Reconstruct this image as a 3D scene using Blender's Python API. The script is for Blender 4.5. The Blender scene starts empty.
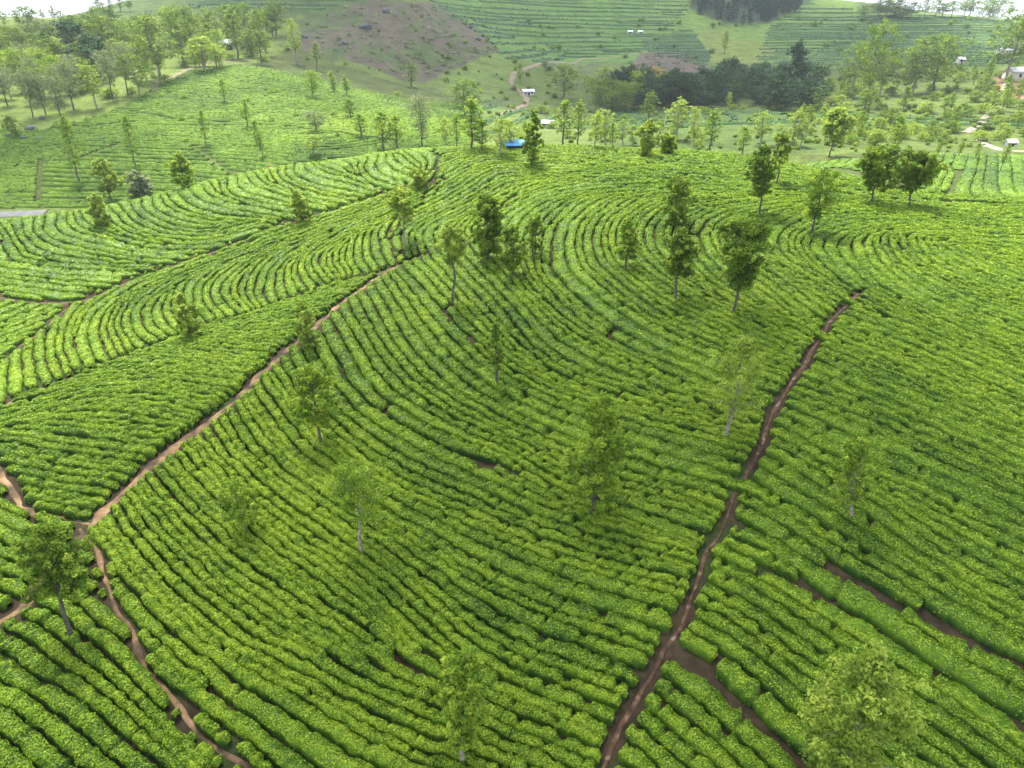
import bpy, math, random, time
import numpy as np
T0 = time.time()
rnd = random.Random(11)
R = np.random.default_rng(11)
scene = bpy.context.scene
C = scene.collection

# ------------------------------------------------------------------ camera
S = 1.2                                   # metres per layout unit
CAMZ = 28.0 * S
PITCH = math.radians(26.0)
FOC = 690.0                               # focal length in pixels of a 1024 wide frame
cam_d = bpy.data.cameras.new('camera'); cam = bpy.data.objects.new('camera', cam_d); C.objects.link(cam)
cam.location = (0, 0, CAMZ); cam.rotation_euler = (math.radians(90) - PITCH, 0, 0)
cam_d.sensor_width = 36.0; cam_d.lens = 36.0 * FOC / 1024.0
cam_d.clip_start = 0.5; cam_d.clip_end = 6000
scene.camera = cam

# ------------------------------------------------------------------ sky, sun, exposure
SUN_EL, SUN_AZ = 65.0, -25.0                # azimuth from +Y towards +X
w = bpy.data.worlds.new('World'); scene.world = w; w.use_nodes = True
nt = w.node_tree; bg = nt.nodes['Background']
sky = nt.nodes.new('ShaderNodeTexSky'); sky.sky_type = 'NISHITA'; sky.sun_disc = False
sky.sun_elevation = math.radians(SUN_EL); sky.sun_rotation = math.radians(SUN_AZ)
sky.air_density = 1.0; sky.dust_density = 1.2; sky.ozone_density = 1.0
tc = nt.nodes.new('ShaderNodeTexCoord'); cn = nt.nodes.new('ShaderNodeTexNoise'); cn.inputs['Scale'].default_value = 3.2; cn.inputs['Detail'].default_value = 7
mp = nt.nodes.new('ShaderNodeMapping'); mp.inputs['Scale'].default_value = (1, 1, 2.5); nt.links.new(tc.outputs['Generated'], mp.inputs[0]); nt.links.new(mp.outputs[0], cn.inputs['Vector'])
cr = nt.nodes.new('ShaderNodeMapRange'); cr.inputs[1].default_value = .36; cr.inputs[2].default_value = .56; cr.inputs[3].default_value = .25; cr.inputs[4].default_value = 1.0; nt.links.new(cn.outputs[0], cr.inputs[0])
cm = nt.nodes.new('ShaderNodeMixRGB'); nt.links.new(cr.outputs[0], cm.inputs[0]); nt.links.new(sky.outputs[0], cm.inputs[1]); cm.inputs[2].default_value = (4.6, 5.0, 5.6, 1)
nt.links.new(cm.outputs[0], bg.inputs[0]); bg.inputs[1].default_value = 0.15
sd = bpy.data.lights.new('sun', 'SUN'); sun = bpy.data.objects.new('sun', sd); C.objects.link(sun)
sd.energy = 4.9; sd.angle = math.radians(9.0); sd.color = (1.0, 0.95, 0.86)
sun.rotation_euler = (math.radians(90 - SUN_EL), 0, math.radians(180 - SUN_AZ))
sun.location = (0, 0, 400)
scene.view_settings.view_transform = 'Standard'; scene.view_settings.look = 'None'
scene.view_settings.exposure = 1.5; scene.view_settings.gamma = 1.0
scene.view_settings.use_curve_mapping = False

# ------------------------------------------------------------------ helpers
cp, sp_ = math.cos(PITCH), math.sin(PITCH)
def slope_of(py):
    v = (384.0 - py) / FOC
    return (v * cp - sp_) / (cp + v * sp_)           # dz per metre forward
def azim_of(px, py):
    v = (384.0 - py) / FOC
    return ((px - 512.0) / FOC) / (cp + v * sp_)     # dx per metre forward
def project(x, y, z):
    dz = z - CAMZ
    f = y * cp - dz * sp_
    up = y * sp_ + dz * cp
    f = np.maximum(f, 1e-3)
    return 512 + FOC * x / f, 384 - FOC * up / f

_PERM = np.random.default_rng(5).permutation(4096).astype(np.int64)
_VAL = np.random.default_rng(6).random(4096)
def vnoise(x, y, z=0.0):
    x, y, z = np.broadcast_arrays(np.asarray(x, float), np.asarray(y, float), np.asarray(z, float))
    xi = np.floor(x).astype(np.int64); yi = np.floor(y).astype(np.int64); zi = np.floor(z).astype(np.int64)
    fx = x - xi; fy = y - yi; fz = z - zi
    fx = fx*fx*(3-2*fx); fy = fy*fy*(3-2*fy); fz = fz*fz*(3-2*fz)
    def h(a, b, c): return _VAL[_PERM[(_PERM[(_PERM[a & 4095] + b) & 4095] + c) & 4095]]
    r = 0
    for dx in (0, 1):
        wx = fx if dx else 1-fx
        for dy in (0, 1):
            wy = fy if dy else 1-fy
            for dz in (0, 1):
                wz = fz if dz else 1-fz
                r = r + h(xi+dx, yi+dy, zi+dz)*wx*wy*wz
    return r

# ------------------------------------------------------------------ terrain: heights surveyed from the photo (pixel x, pixel y, distance)
CP = [
 # near hill
 (512,768,18),(0,768,17),(242,765,17.5),(608,760,17),(1024,735,18),(800,700,19.5),(-250,700,19),(1280,700,20),
 (0,623,23.5),(88,527,31),(256,600,25),(455,620,24.5),(590,518,30),(700,578,24.5),(900,560,26),(1024,480,31),
 (280,450,36),(130,420,39),(0,478,34),(0,409,42),(600,400,39),(760,430,34.5),(480,450,36),(1024,380,40),
 (300,345,47),(143,352,50),(29,395,44),(100,335,57),(54,320,60),(0,363,51),(0,300,62),(-150,380,50),(-150,280,66),
 (399,266,62),(620,300,50),(856,295,48),(1024,300,50),(1250,300,50),(930,240,60),(800,240,62),(600,230,65),(516,205,76),
 (140,260,72),(230,235,76),(260,300,63),(310,240,74),(60,300,63),
 # crest of the near hill
 (132,206,86),(0,225,80),(-150,240,78),(200,185,89),(250,172,90),(330,165,92),(410,149,93),(490,147,92),(600,147,91),
 (760,160,88),(690,152,90),(830,180,80),(890,205,74),(1024,208,72),(1250,215,70),(580,180,78),(700,190,76),
 # field beyond on the right
 (950,190,92),(1010,192,94),(950,155,115),(1024,160,112),(1200,170,110),(860,160,105),
 # opposite hillside on the left
 (20,213,110),(100,200,115),(-120,215,112),(60,140,145),(130,108,165),(250,65,205),(150,85,190),(20,110,165),(-120,120,165),
 (0,60,230),(0,25,300),(-150,30,300),(130,22,290),(240,20,300),(200,-8,400),(140,8,400),(290,-22,400),(200,150,135),(250,130,150),(300,100,175),(350,90,215),(300,145,128),
 # cleared dome
 (390,-10,335),(320,30,290),(480,45,300),(400,80,250),(440,20,320),
 # valley and hills behind
 (430,110,190),(500,100,240),(540,90,270),(540,125,190),(515,142,150),(660,138,142),(760,115,220),(670,75,330),
 (660,50,400),(560,60,380),(560,20,450),(640,-25,600),(740,-12,640),(500,8,430),(500,-25,490),(430,-25,480),(720,60,420),(780,75,330),(790,40,430),
 (830,30,480),(950,20,500),(870,10,510),(800,-10,600),(900,60,330),(900,100,230),(1000,75,260),(1000,110,190),(990,145,150),(880,130,170),
 (1024,55,300),(1024,20,490),(1200,60,300),(1200,20,480),(1200,120,180),
]
cpw = []
for px, py, D in CP:
    cpw.append((azim_of(px, py)*D*S, D*S, CAMZ + slope_of(py)*D*S))
# hidden ground: the valley floor behind the crest, the land behind the skylines
HID = [(-60,112,2),(-35,116,8),(-10,118,9),(20,116,9),(45,112,10),(-20,105,13),(15,105,13),
       (-260,370,30),(-260,480,28),(-60,520,70),(30,720,82),(160,780,78),(260,640,52),(380,640,42),(480,620,40),
       (-420,520,46),(0,920,92),(300,950,60),(-400,900,56),(560,900,40),(0,-60,-6),(-60,-40,-5),(60,-40,-4),(0,0,0.2),(-420,200,18),(400,150,12)]
for x, y, z in HID: cpw.append((x*S, y*S, z*S))
cpw = np.array(cpw)
def _K(x, y):
    d2 = (x[:, None]-cpw[None, :, 0])**2 + (y[:, None]-cpw[None, :, 1])**2
    return 0.5*d2*np.log(d2/1e4 + 1e-12)
NCP = len(cpw)
A_ = np.zeros((NCP+3, NCP+3)); A_[:NCP, :NCP] = _K(cpw[:, 0], cpw[:, 1]) + np.eye(NCP)*1.5*np.maximum(cpw[:,1],20)
P_ = np.c_[np.ones(NCP), cpw[:, 0]/100, cpw[:, 1]/100]; A_[:NCP, NCP:] = P_; A_[NCP:, :NCP] = P_.T
W_ = np.linalg.solve(A_, np.r_[cpw[:, 2], 0, 0, 0])
def ground(x, y):
    x = np.atleast_1d(np.asarray(x, float)).ravel(); y = np.atleast_1d(np.asarray(y, float)).ravel()
    out = np.empty(len(x))
    for i in range(0, len(x), 20000):
        a, b = x[i:i+20000], y[i:i+20000]
        out[i:i+20000] = _K(a, b) @ W_[:NCP] + W_[NCP] + W_[NCP+1]*a/100 + W_[NCP+2]*b/100
    d = np.hypot(x, y)
    out += (vnoise(x/9, y/9)-.5)*0.35 + (vnoise(x/40+7, y/40)-.5)*np.clip((d-120)/150, 0, 1)*4
    return out
_t = np.geomspace(8, 1100, 420)
def at(px, py):
    """point where the sight line meets the ground"""
    a, s = azim_of(px, py), slope_of(py)
    g = ground(a*_t, _t) - (CAMZ + s*_t)
    k = np.argmax(g > 0)
    if not (g > 0).any(): k = len(_t)-1
    lo, hi = _t[max(k-1, 0)], _t[k]
    for _ in range(14):
        m = .5*(lo+hi)
        if ground([a*m], [m])[0] > CAMZ + s*m: hi = m
        else: lo = m
    m = .5*(lo+hi)
    return np.array((a*m, m, ground([a*m], [m])[0]))
def at_D(px, py, D):
    a = azim_of(px, py); y = D*S
    return np.array((a*y, y, ground([a*y], [y])[0]))
def at_many(pts): return np.array([at(*p) for p in pts])

# ------------------------------------------------------------------ mesh linking and tagging
def mesh_obj(name, V, F, mats, parent=None, attr=None, smooth=False, mat_idx=None):
    """V (n,3); F list of (k,m) index arrays with k-gons"""
    me = bpy.data.meshes.new(name)
    V = np.asarray(V, np.float32)
    Fs = [np.asarray(f, np.int32) for f in F if len(f)]
    nl = sum(f.size for f in Fs); nf = sum(len(f) for f in Fs)
    me.vertices.add(len(V)); me.vertices.foreach_set('co', V.ravel())
    me.loops.add(nl); me.polygons.add(nf)
    me.loops.foreach_set('vertex_index', np.concatenate([f.ravel() for f in Fs]))
    tot = np.concatenate([np.full(len(f), f.shape[1], np.int32) for f in Fs])
    me.polygons.foreach_set('loop_start', np.r_[0, np.cumsum(tot)[:-1]].astype(np.int32))
    if smooth is not False:
        sm = np.ones(nf, bool) if smooth is True else smooth
        me.polygons.foreach_set('use_smooth', sm)
    for m in mats: me.materials.append(m)
    if mat_idx is not None: me.polygons.foreach_set('material_index', np.asarray(mat_idx, np.int32))
    me.update(calc_edges=True)
    if attr is not None:
        for an, av in attr.items():
            av = np.asarray(av, np.float32)
            if av.ndim == 2:
                a = me.attributes.new(an, 'FLOAT_COLOR', 'POINT'); a.data.foreach_set('color', av.ravel())
            else:
                a = me.attributes.new(an, 'FLOAT', 'POINT'); a.data.foreach_set('value', av)
    o = bpy.data.objects.new(name, me); C.objects.link(o)
    if parent: o.parent = parent
    return o
def tag(o, label=None, cat=None, group=None, kind=None):
    if label: o['label'] = label
    if cat: o['category'] = cat
    if group: o['group'] = group
    if kind: o['kind'] = kind
    return o
def empty(name, loc, rz=0.0):
    o = bpy.data.objects.new(name, None); C.objects.link(o)
    o.location = [float(c) for c in loc]; o.rotation_euler = (0, 0, rz); o.empty_display_size = .3
    return o
class MB:
    """collects simple solids into one mesh"""
    def __init__(s): s.V = []; s.Q = []; s.T = []; s.n = 0
    def add(s, v, q=(), t=()):
        v = np.asarray(v, float)
        if len(q): s.Q.append(np.asarray(q)+s.n)
        if len(t): s.T.append(np.asarray(t)+s.n)
        s.V.append(v); s.n += len(v)
    def box(s, x0, x1, y0, y1, z0, z1):
        v = [(x0,y0,z0),(x1,y0,z0),(x1,y1,z0),(x0,y1,z0),(x0,y0,z1),(x1,y0,z1),(x1,y1,z1),(x0,y1,z1)]
        s.add(v, [(0,3,2,1),(4,5,6,7),(0,1,5,4),(1,2,6,5),(2,3,7,6),(3,0,4,7)])
    def tube(s, P, rad, k=6):
        P = np.asarray(P, float); m = len(P); rad = np.broadcast_to(np.asarray(rad, float), (m,))
        d = np.gradient(P, axis=0); d /= np.linalg.norm(d, axis=1)[:, None]+1e-9
        ref = np.where(np.abs(d[:, 2:3]) > .9, np.array([[1., 0, 0]]), np.array([[0., 0, 1]]))
        a = np.cross(d, ref); a /= np.linalg.norm(a, axis=1)[:, None]+1e-9; b = np.cross(d, a)
        th = np.arange(k)*2*np.pi/k
        v = P[:, None]+rad[:, None, None]*(a[:, None]*np.cos(th)[None, :, None]+b[:, None]*np.sin(th)[None, :, None])
        v = v.reshape(-1, 3)
        i = np.arange(m-1)[:, None]*k; j = np.arange(k)[None]; j2 = (j+1) % k
        q = np.stack([i+j, i+j2, i+k+j2, i+k+j], -1).reshape(-1, 4)
        n = len(v); v = np.r_[v, P[-1:]+d[-1:]*rad[-1]*.5]
        t = [((m-1)*k+jj, (m-1)*k+(jj+1) % k, n) for jj in range(k)]
        s.add(v, q, t)
    def build(s, name, mat, parent=None, smooth=False, attr=None):
        F = []
        if s.Q: F.append(np.concatenate(s.Q))
        if s.T: F.append(np.concatenate(s.T))
        return mesh_obj(name, np.concatenate(s.V), F, [mat], parent, smooth=smooth, attr=attr)

# ------------------------------------------------------------------ materials
def new_mat(name):
    m = bpy.data.materials.new(name); m.use_nodes = True
    nt = m.node_tree
    for n in list(nt.nodes): nt.nodes.remove(n)
    out = nt.nodes.new('ShaderNodeOutputMaterial')
    return m, nt, out
def N(nt, typ, **kw):
    n = nt.nodes.new('ShaderNode'+typ)
    for k, v in kw.items(): setattr(n, k, v)
    return n
def ramp(nt, fac, stops):
    r = N(nt, 'ValToRGB'); e = r.color_ramp.elements
    while len(e) > 1: e.remove(e[-1])
    e[0].position = stops[0][0]; e[0].color = (*stops[0][1], 1)
    for p, c in stops[1:]:
        k = e.new(p); k.color = (*c, 1)
    nt.links.new(fac, r.inputs[0]); return r.outputs[0]
def leaf_mat(name, stops, transl=.35, patch=12.0, patch_amt=.25, rough=.65, spec=.12):
    """leaf tone from the per-leaf attribute 'tone', shifted in patches"""
    m, nt, out = new_mat(name); L = nt.links.new
    a = N(nt, 'Attribute', attribute_name='tone')
    g = N(nt, 'NewGeometry')
    no = N(nt, 'TexNoise'); no.inputs['Scale'].default_value = 1.0/patch; no.inputs['Detail'].default_value = 3
    L(g.outputs['Position'], no.inputs['Vector'])
    ma = N(nt, 'MapRange'); ma.inputs[1].default_value = .3; ma.inputs[2].default_value = .7
    ma.inputs[3].default_value = -patch_amt; ma.inputs[4].default_value = patch_amt
    L(no.outputs[0], ma.inputs[0])
    oi = N(nt, 'ObjectInfo')
    mo = N(nt, 'MapRange'); mo.inputs[3].default_value = -.07; mo.inputs[4].default_value = .07; L(oi.outputs['Random'], mo.inputs[0])
    ad = N(nt, 'Math', operation='ADD'); L(a.outputs['Fac'], ad.inputs[0]); L(ma.outputs[0], ad.inputs[1])
    ad2 = N(nt, 'Math', operation='ADD'); L(ad.outputs[0], ad2.inputs[0]); L(mo.outputs[0], ad2.inputs[1])
    col = ramp(nt, ad2.outputs[0], stops)
    d = N(nt, 'BsdfPrincipled'); d.inputs['Roughness'].default_value = rough; d.inputs['Specular IOR Level'].default_value = spec
    L(col, d.inputs['Base Color'])
    if transl > 0:
        t = N(nt, 'BsdfTranslucent'); L(col, t.inputs['Color'])
        mx = N(nt, 'MixShader'); mx.inputs[0].default_value = transl
        L(d.outputs[0], mx.inputs[1]); L(t.outputs[0], mx.inputs[2]); L(mx.outputs[0], out.inputs[0])
    else: L(d.outputs[0], out.inputs[0])
    return m
def noise_mat(name, stops, scale=2.0, detail=6, rough=.9, bump=.0, bscale=None, spec=.2):
    m, nt, out = new_mat(name); L = nt.links.new
    g = N(nt, 'NewGeometry'); no = N(nt, 'TexNoise'); no.inputs['Scale'].default_value = scale; no.inputs['Detail'].default_value = detail
    L(g.outputs['Position'], no.inputs['Vector'])
    col = ramp(nt, no.outputs[0], stops)
    d = N(nt, 'BsdfPrincipled'); d.inputs['Roughness'].default_value = rough; d.inputs['Specular IOR Level'].default_value = spec
    L(col, d.inputs['Base Color'])
    if bump:
        n2 = N(nt, 'TexNoise'); n2.inputs['Scale'].default_value = bscale or scale*4; n2.inputs['Detail'].default_value = 5
        L(g.outputs['Position'], n2.inputs['Vector'])
        b = N(nt, 'Bump'); b.inputs['Strength'].default_value = bump; b.inputs['Distance'].default_value = .1
        L(n2.outputs[0], b.inputs['Height']); L(b.outputs[0], d.inputs['Normal'])
    L(d.outputs[0], out.inputs[0]); return m

TEA = [(0.0, (.024, .060, .010)), (.30, (.098, .188, .013)), (.60, (.215, .326, .018)), (1.0, (.375, .455, .038))]
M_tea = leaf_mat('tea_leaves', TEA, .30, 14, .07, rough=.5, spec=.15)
M_terrace = leaf_mat('terrace_leaves', [(0, (.018, .045, .014)), (.5, (.045, .105, .022)), (1, (.110, .190, .035))], .15, 30, .2)
M_tea_far = leaf_mat('tea_far', [(0, (.028, .058, .011)), (.4, (.092, .158, .017)), (.7, (.155, .225, .021)), (1, (.23, .29, .032))], .0, 30, .22, spec=.04)
M_tree = {
 'mid':   leaf_mat('tree_leaves', [(0, (0.074, 0.135, 0.015)), (.5, (0.194, 0.306, 0.025)), (1, (0.407, 0.491, 0.052))], .42, 3, .12),
 'dark':  leaf_mat('dark_leaves', [(0, (0.049, 0.094, 0.011)), (.5, (0.129, 0.212, 0.018)), (1, (0.263, 0.342, 0.033))], .40, 3, .12),
 'light': leaf_mat('light_leaves', [(0, (0.117, 0.185, 0.025)), (.5, (0.250, 0.349, 0.040)), (1, (0.441, 0.504, 0.083))], .45, 3, .12),
 'pale':  leaf_mat('pale_leaves', [(0, (0.154, 0.207, 0.052)), (.5, (0.316, 0.393, 0.092)), (1, (0.500, 0.520, 0.207))], .45, 3, .12),
 'brown': leaf_mat('brown_leaves', [(0, (0.081, 0.113, 0.043)), (.5, (0.180, 0.234, 0.088)), (1, (0.315, 0.326, 0.162))], .35, 3, .12),
 'orange':leaf_mat('orange_leaves', [(0, (0.162, 0.121, 0.027)), (.5, (0.432, 0.270, 0.041)), (1, (0.500, 0.378, 0.081))], .35, 3, .12),
 'forest':leaf_mat('forest_leaves', [(0, (0.012, 0.034, 0.011)), (.5, (0.023, 0.066, 0.017)), (1, (0.049, 0.110, 0.027))], .25, 3, .12),
}
M_bark = noise_mat('bark', [(.35, (.045, .038, .030)), (.65, (.120, .105, .085))], 6, 5, .9)
M_bark_pale = noise_mat('bark_pale', [(.35, (.13, .11, .08)), (.65, (.30, .27, .21))], 5, 5, .9)
M_path = noise_mat('dirt_path', [(.34, (.040, .030, .018)), (.46, (.095, .062, .036)), (.58, (.20, .122, .062)), (.72, (.32, .215, .125))], .8, 8, .95, .5, 9)
M_path_dark = noise_mat('dark_path', [(.30, (.030, .020, .014)), (.55, (.092, .050, .028)), (.68, (.17, .11, .07)), (.78, (.34, .28, .23))], 2.6, 9, .95, .6, 9)
M_soil = noise_mat('soil', [(.30, (.035, .026, .016)), (.50, (.085, .058, .034)), (.72, (.19, .125, .075))], 1.6, 8, .95, .5, 9)
M_asphalt = noise_mat('asphalt', [(.3, (.09, .09, .095)), (.7, (.14, .14, .14))], 1.0, 6, .9)
M_track = noise_mat('stone_track', [(.3, (.14, .115, .085)), (.7, (.28, .24, .19))], 1.0, 6, .9)
M_rock = noise_mat('rock', [(.3, (.04, .04, .042)), (.7, (.14, .135, .135))], 1.2, 7, .9, .5, 4)
M_white = noise_mat('white_paint', [(.3, (.50, .48, .44)), (.7, (.70, .68, .64))], .6, 4, .8)
M_tin = noise_mat('tin_roof', [(.3, (.36, .34, .33)), (.5, (.52, .53, .54)), (.7, (.66, .67, .68))], .5, 5, .45)
M_blue = noise_mat('blue_roof', [(.3, (.10, .28, .60)), (.7, (.17, .40, .74))], .5, 4, .5)
M_wallc = noise_mat('pale_plaster', [(.3, (.42, .36, .28)), (.7, (.60, .54, .44))], .7, 4, .9)
M_glass = noise_mat('dark_opening', [(.3, (.02, .022, .025)), (.7, (.04, .042, .046))], 1, 2, .3)
M_terr = noise_mat('terrace_earth', [(.3, (.24, .12, .06)), (.7, (.46, .27, .15))], .6, 6, .95)

# terrain material: land cover in a colour attribute, broken up by noise
def terrain_mat():
    m, nt, out = new_mat('ground'); L = nt.links.new
    a = N(nt, 'Attribute', attribute_name='cover'); g = N(nt, 'NewGeometry')
    n1 = N(nt, 'TexNoise'); n1.inputs['Scale'].default_value = .16; n1.inputs['Detail'].default_value = 9; n1.inputs['Roughness'].default_value = .65
    n2 = N(nt, 'TexNoise'); n2.inputs['Scale'].default_value = 1.7; n2.inputs['Detail'].default_value = 7
    for n in (n1, n2): L(g.outputs['Position'], n.inputs['Vector'])
    r1 = N(nt, 'MapRange'); r1.inputs[1].default_value = .3; r1.inputs[2].default_value = .7; r1.inputs[3].default_value = .62; r1.inputs[4].default_value = 1.36
    L(n1.outputs[0], r1.inputs[0])
    r2 = N(nt, 'MapRange'); r2.inputs[1].default_value = .3; r2.inputs[2].default_value = .7; r2.inputs[3].default_value = .65; r2.inputs[4].default_value = 1.35
    L(n2.outputs[0], r2.inputs[0])
    mu = N(nt, 'Math', operation='MULTIPLY'); L(r1.outputs[0], mu.inputs[0]); L(r2.outputs[0], mu.inputs[1])
    vm = N(nt, 'VectorMath', operation='SCALE'); L(a.outputs['Color'], vm.inputs[0]); L(mu.outputs[0], vm.inputs['Scale'])
    d = N(nt, 'BsdfPrincipled'); d.inputs['Roughness'].default_value = .95; d.inputs['Specular IOR Level'].default_value = .1
    L(vm.outputs[0], d.inputs['Base Color'])
    b = N(nt, 'Bump'); b.inputs['Strength'].default_value = .5; b.inputs['Distance'].default_value = .4
    L(n2.outputs[0], b.inputs['Height']); L(b.outputs[0], d.inputs['Normal'])
    L(d.outputs[0], out.inputs[0]); return m
M_ground = terrain_mat()

# ------------------------------------------------------------------ field layout traced on the photo
def in_poly(px, py, poly):
    px = np.asarray(px); py = np.asarray(py); r = np.zeros(px.shape, bool); n = len(poly)
    for i in range(n):
        x0, y0 = poly[i]; x1, y1 = poly[(i+1) % n]
        if y0 == y1: continue
        c = ((y0 > py) != (y1 > py)) & (px < (x1-x0)*(py-y0)/(y1-y0)+x0)
        r ^= c
    return r
P1 = [(88,527),(120,497),(150,470),(185,441),(215,415),(232,402),(256,380),(293,346),(310,331),(327,317),(350,297),(373,281),(399,266)]
P1x = [(399,266),(428,254),(450,248),(471,240),(502,208),(520,192)]
P1b = [(88,527),(52,517),(26,508),(14,495),(0,472),(-40,440),(-120,400)]
P1c = [(83,528),(90,545),(97,562),(105,580),(109,589),(120,620),(135,643),(151,670),(167,690),(187,709),(200,732),(221,750),(245,768),(290,820)]
P1d = [(83,536),(68,552),(34,594),(16,610),(-10,628),(-80,680)]
P2 = [(858,294),(844,309),(830,323),(818,343),(801,369),(787,389),(775,408),(764,440),(744,479),(733,502),(720,534),(707,552),(700,578),(692,599),(681,628),(663,654),(642,693),(621,730),(606,762),(575,820)]
P2x = [(860,292),(880,286),(900,280),(914,276)]
P4 = [(391,193),(371,199),(342,209),(313,217),(285,226),(256,236),(224,249),(186,263),(143,277),(115,289),(86,300),(57,305),(0,299),(-120,292)]
P5 = [(69,309),(57,317),(29,340),(0,363),(-100,430)]
P6 = [(399,266),(371,277),(339,283),(313,293),(285,303),(256,313),(243,317),(209,326),(172,340),(143,352),(95,369),(63,382),(29,395),(0,409),(-60,436)]
DRAINS = [  # wide dark gaps between two rows
 [(834,568),(889,599),(936,633),(967,641),(985,654),(1014,672),(1060,700)],
 [(764,571),(850,615),(946,680),(1030,738)],
 [(681,655),(720,685),(772,735),(800,768)],
 [(700,536),(660,523),(598,502)],
 [(770,207),(730,213),(707,223),(698,237),(704,254),(715,269)],
 [(570,215),(558,226),(551,246),(552,275),(566,292),(586,309),(620,335)],
 [(399,266),(434,303),(457,329),(475,345)],
 [(345,380),(368,406),(402,429),(438,448),(480,463),(516,476)],
 [(946,197),(956,173),(949,167),(935,163)],
 [(135,112),(177,120),(234,124),(256,124),(308,130),(360,137),(400,142)],
 [(193,147),(215,162),(237,177)],[(-60,196),(0,194),(60,193),(110,190)],[(20,165),(75,160),(125,142)],[(40,130),(80,128),(128,122)],
 [(256,65),(308,68),(334,72),(407,83),(449,104)],[(41,160),(39,175),(38,200)],
]
def L_(*s): return [list(map(float, p.split(','))) for p in s]
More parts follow.
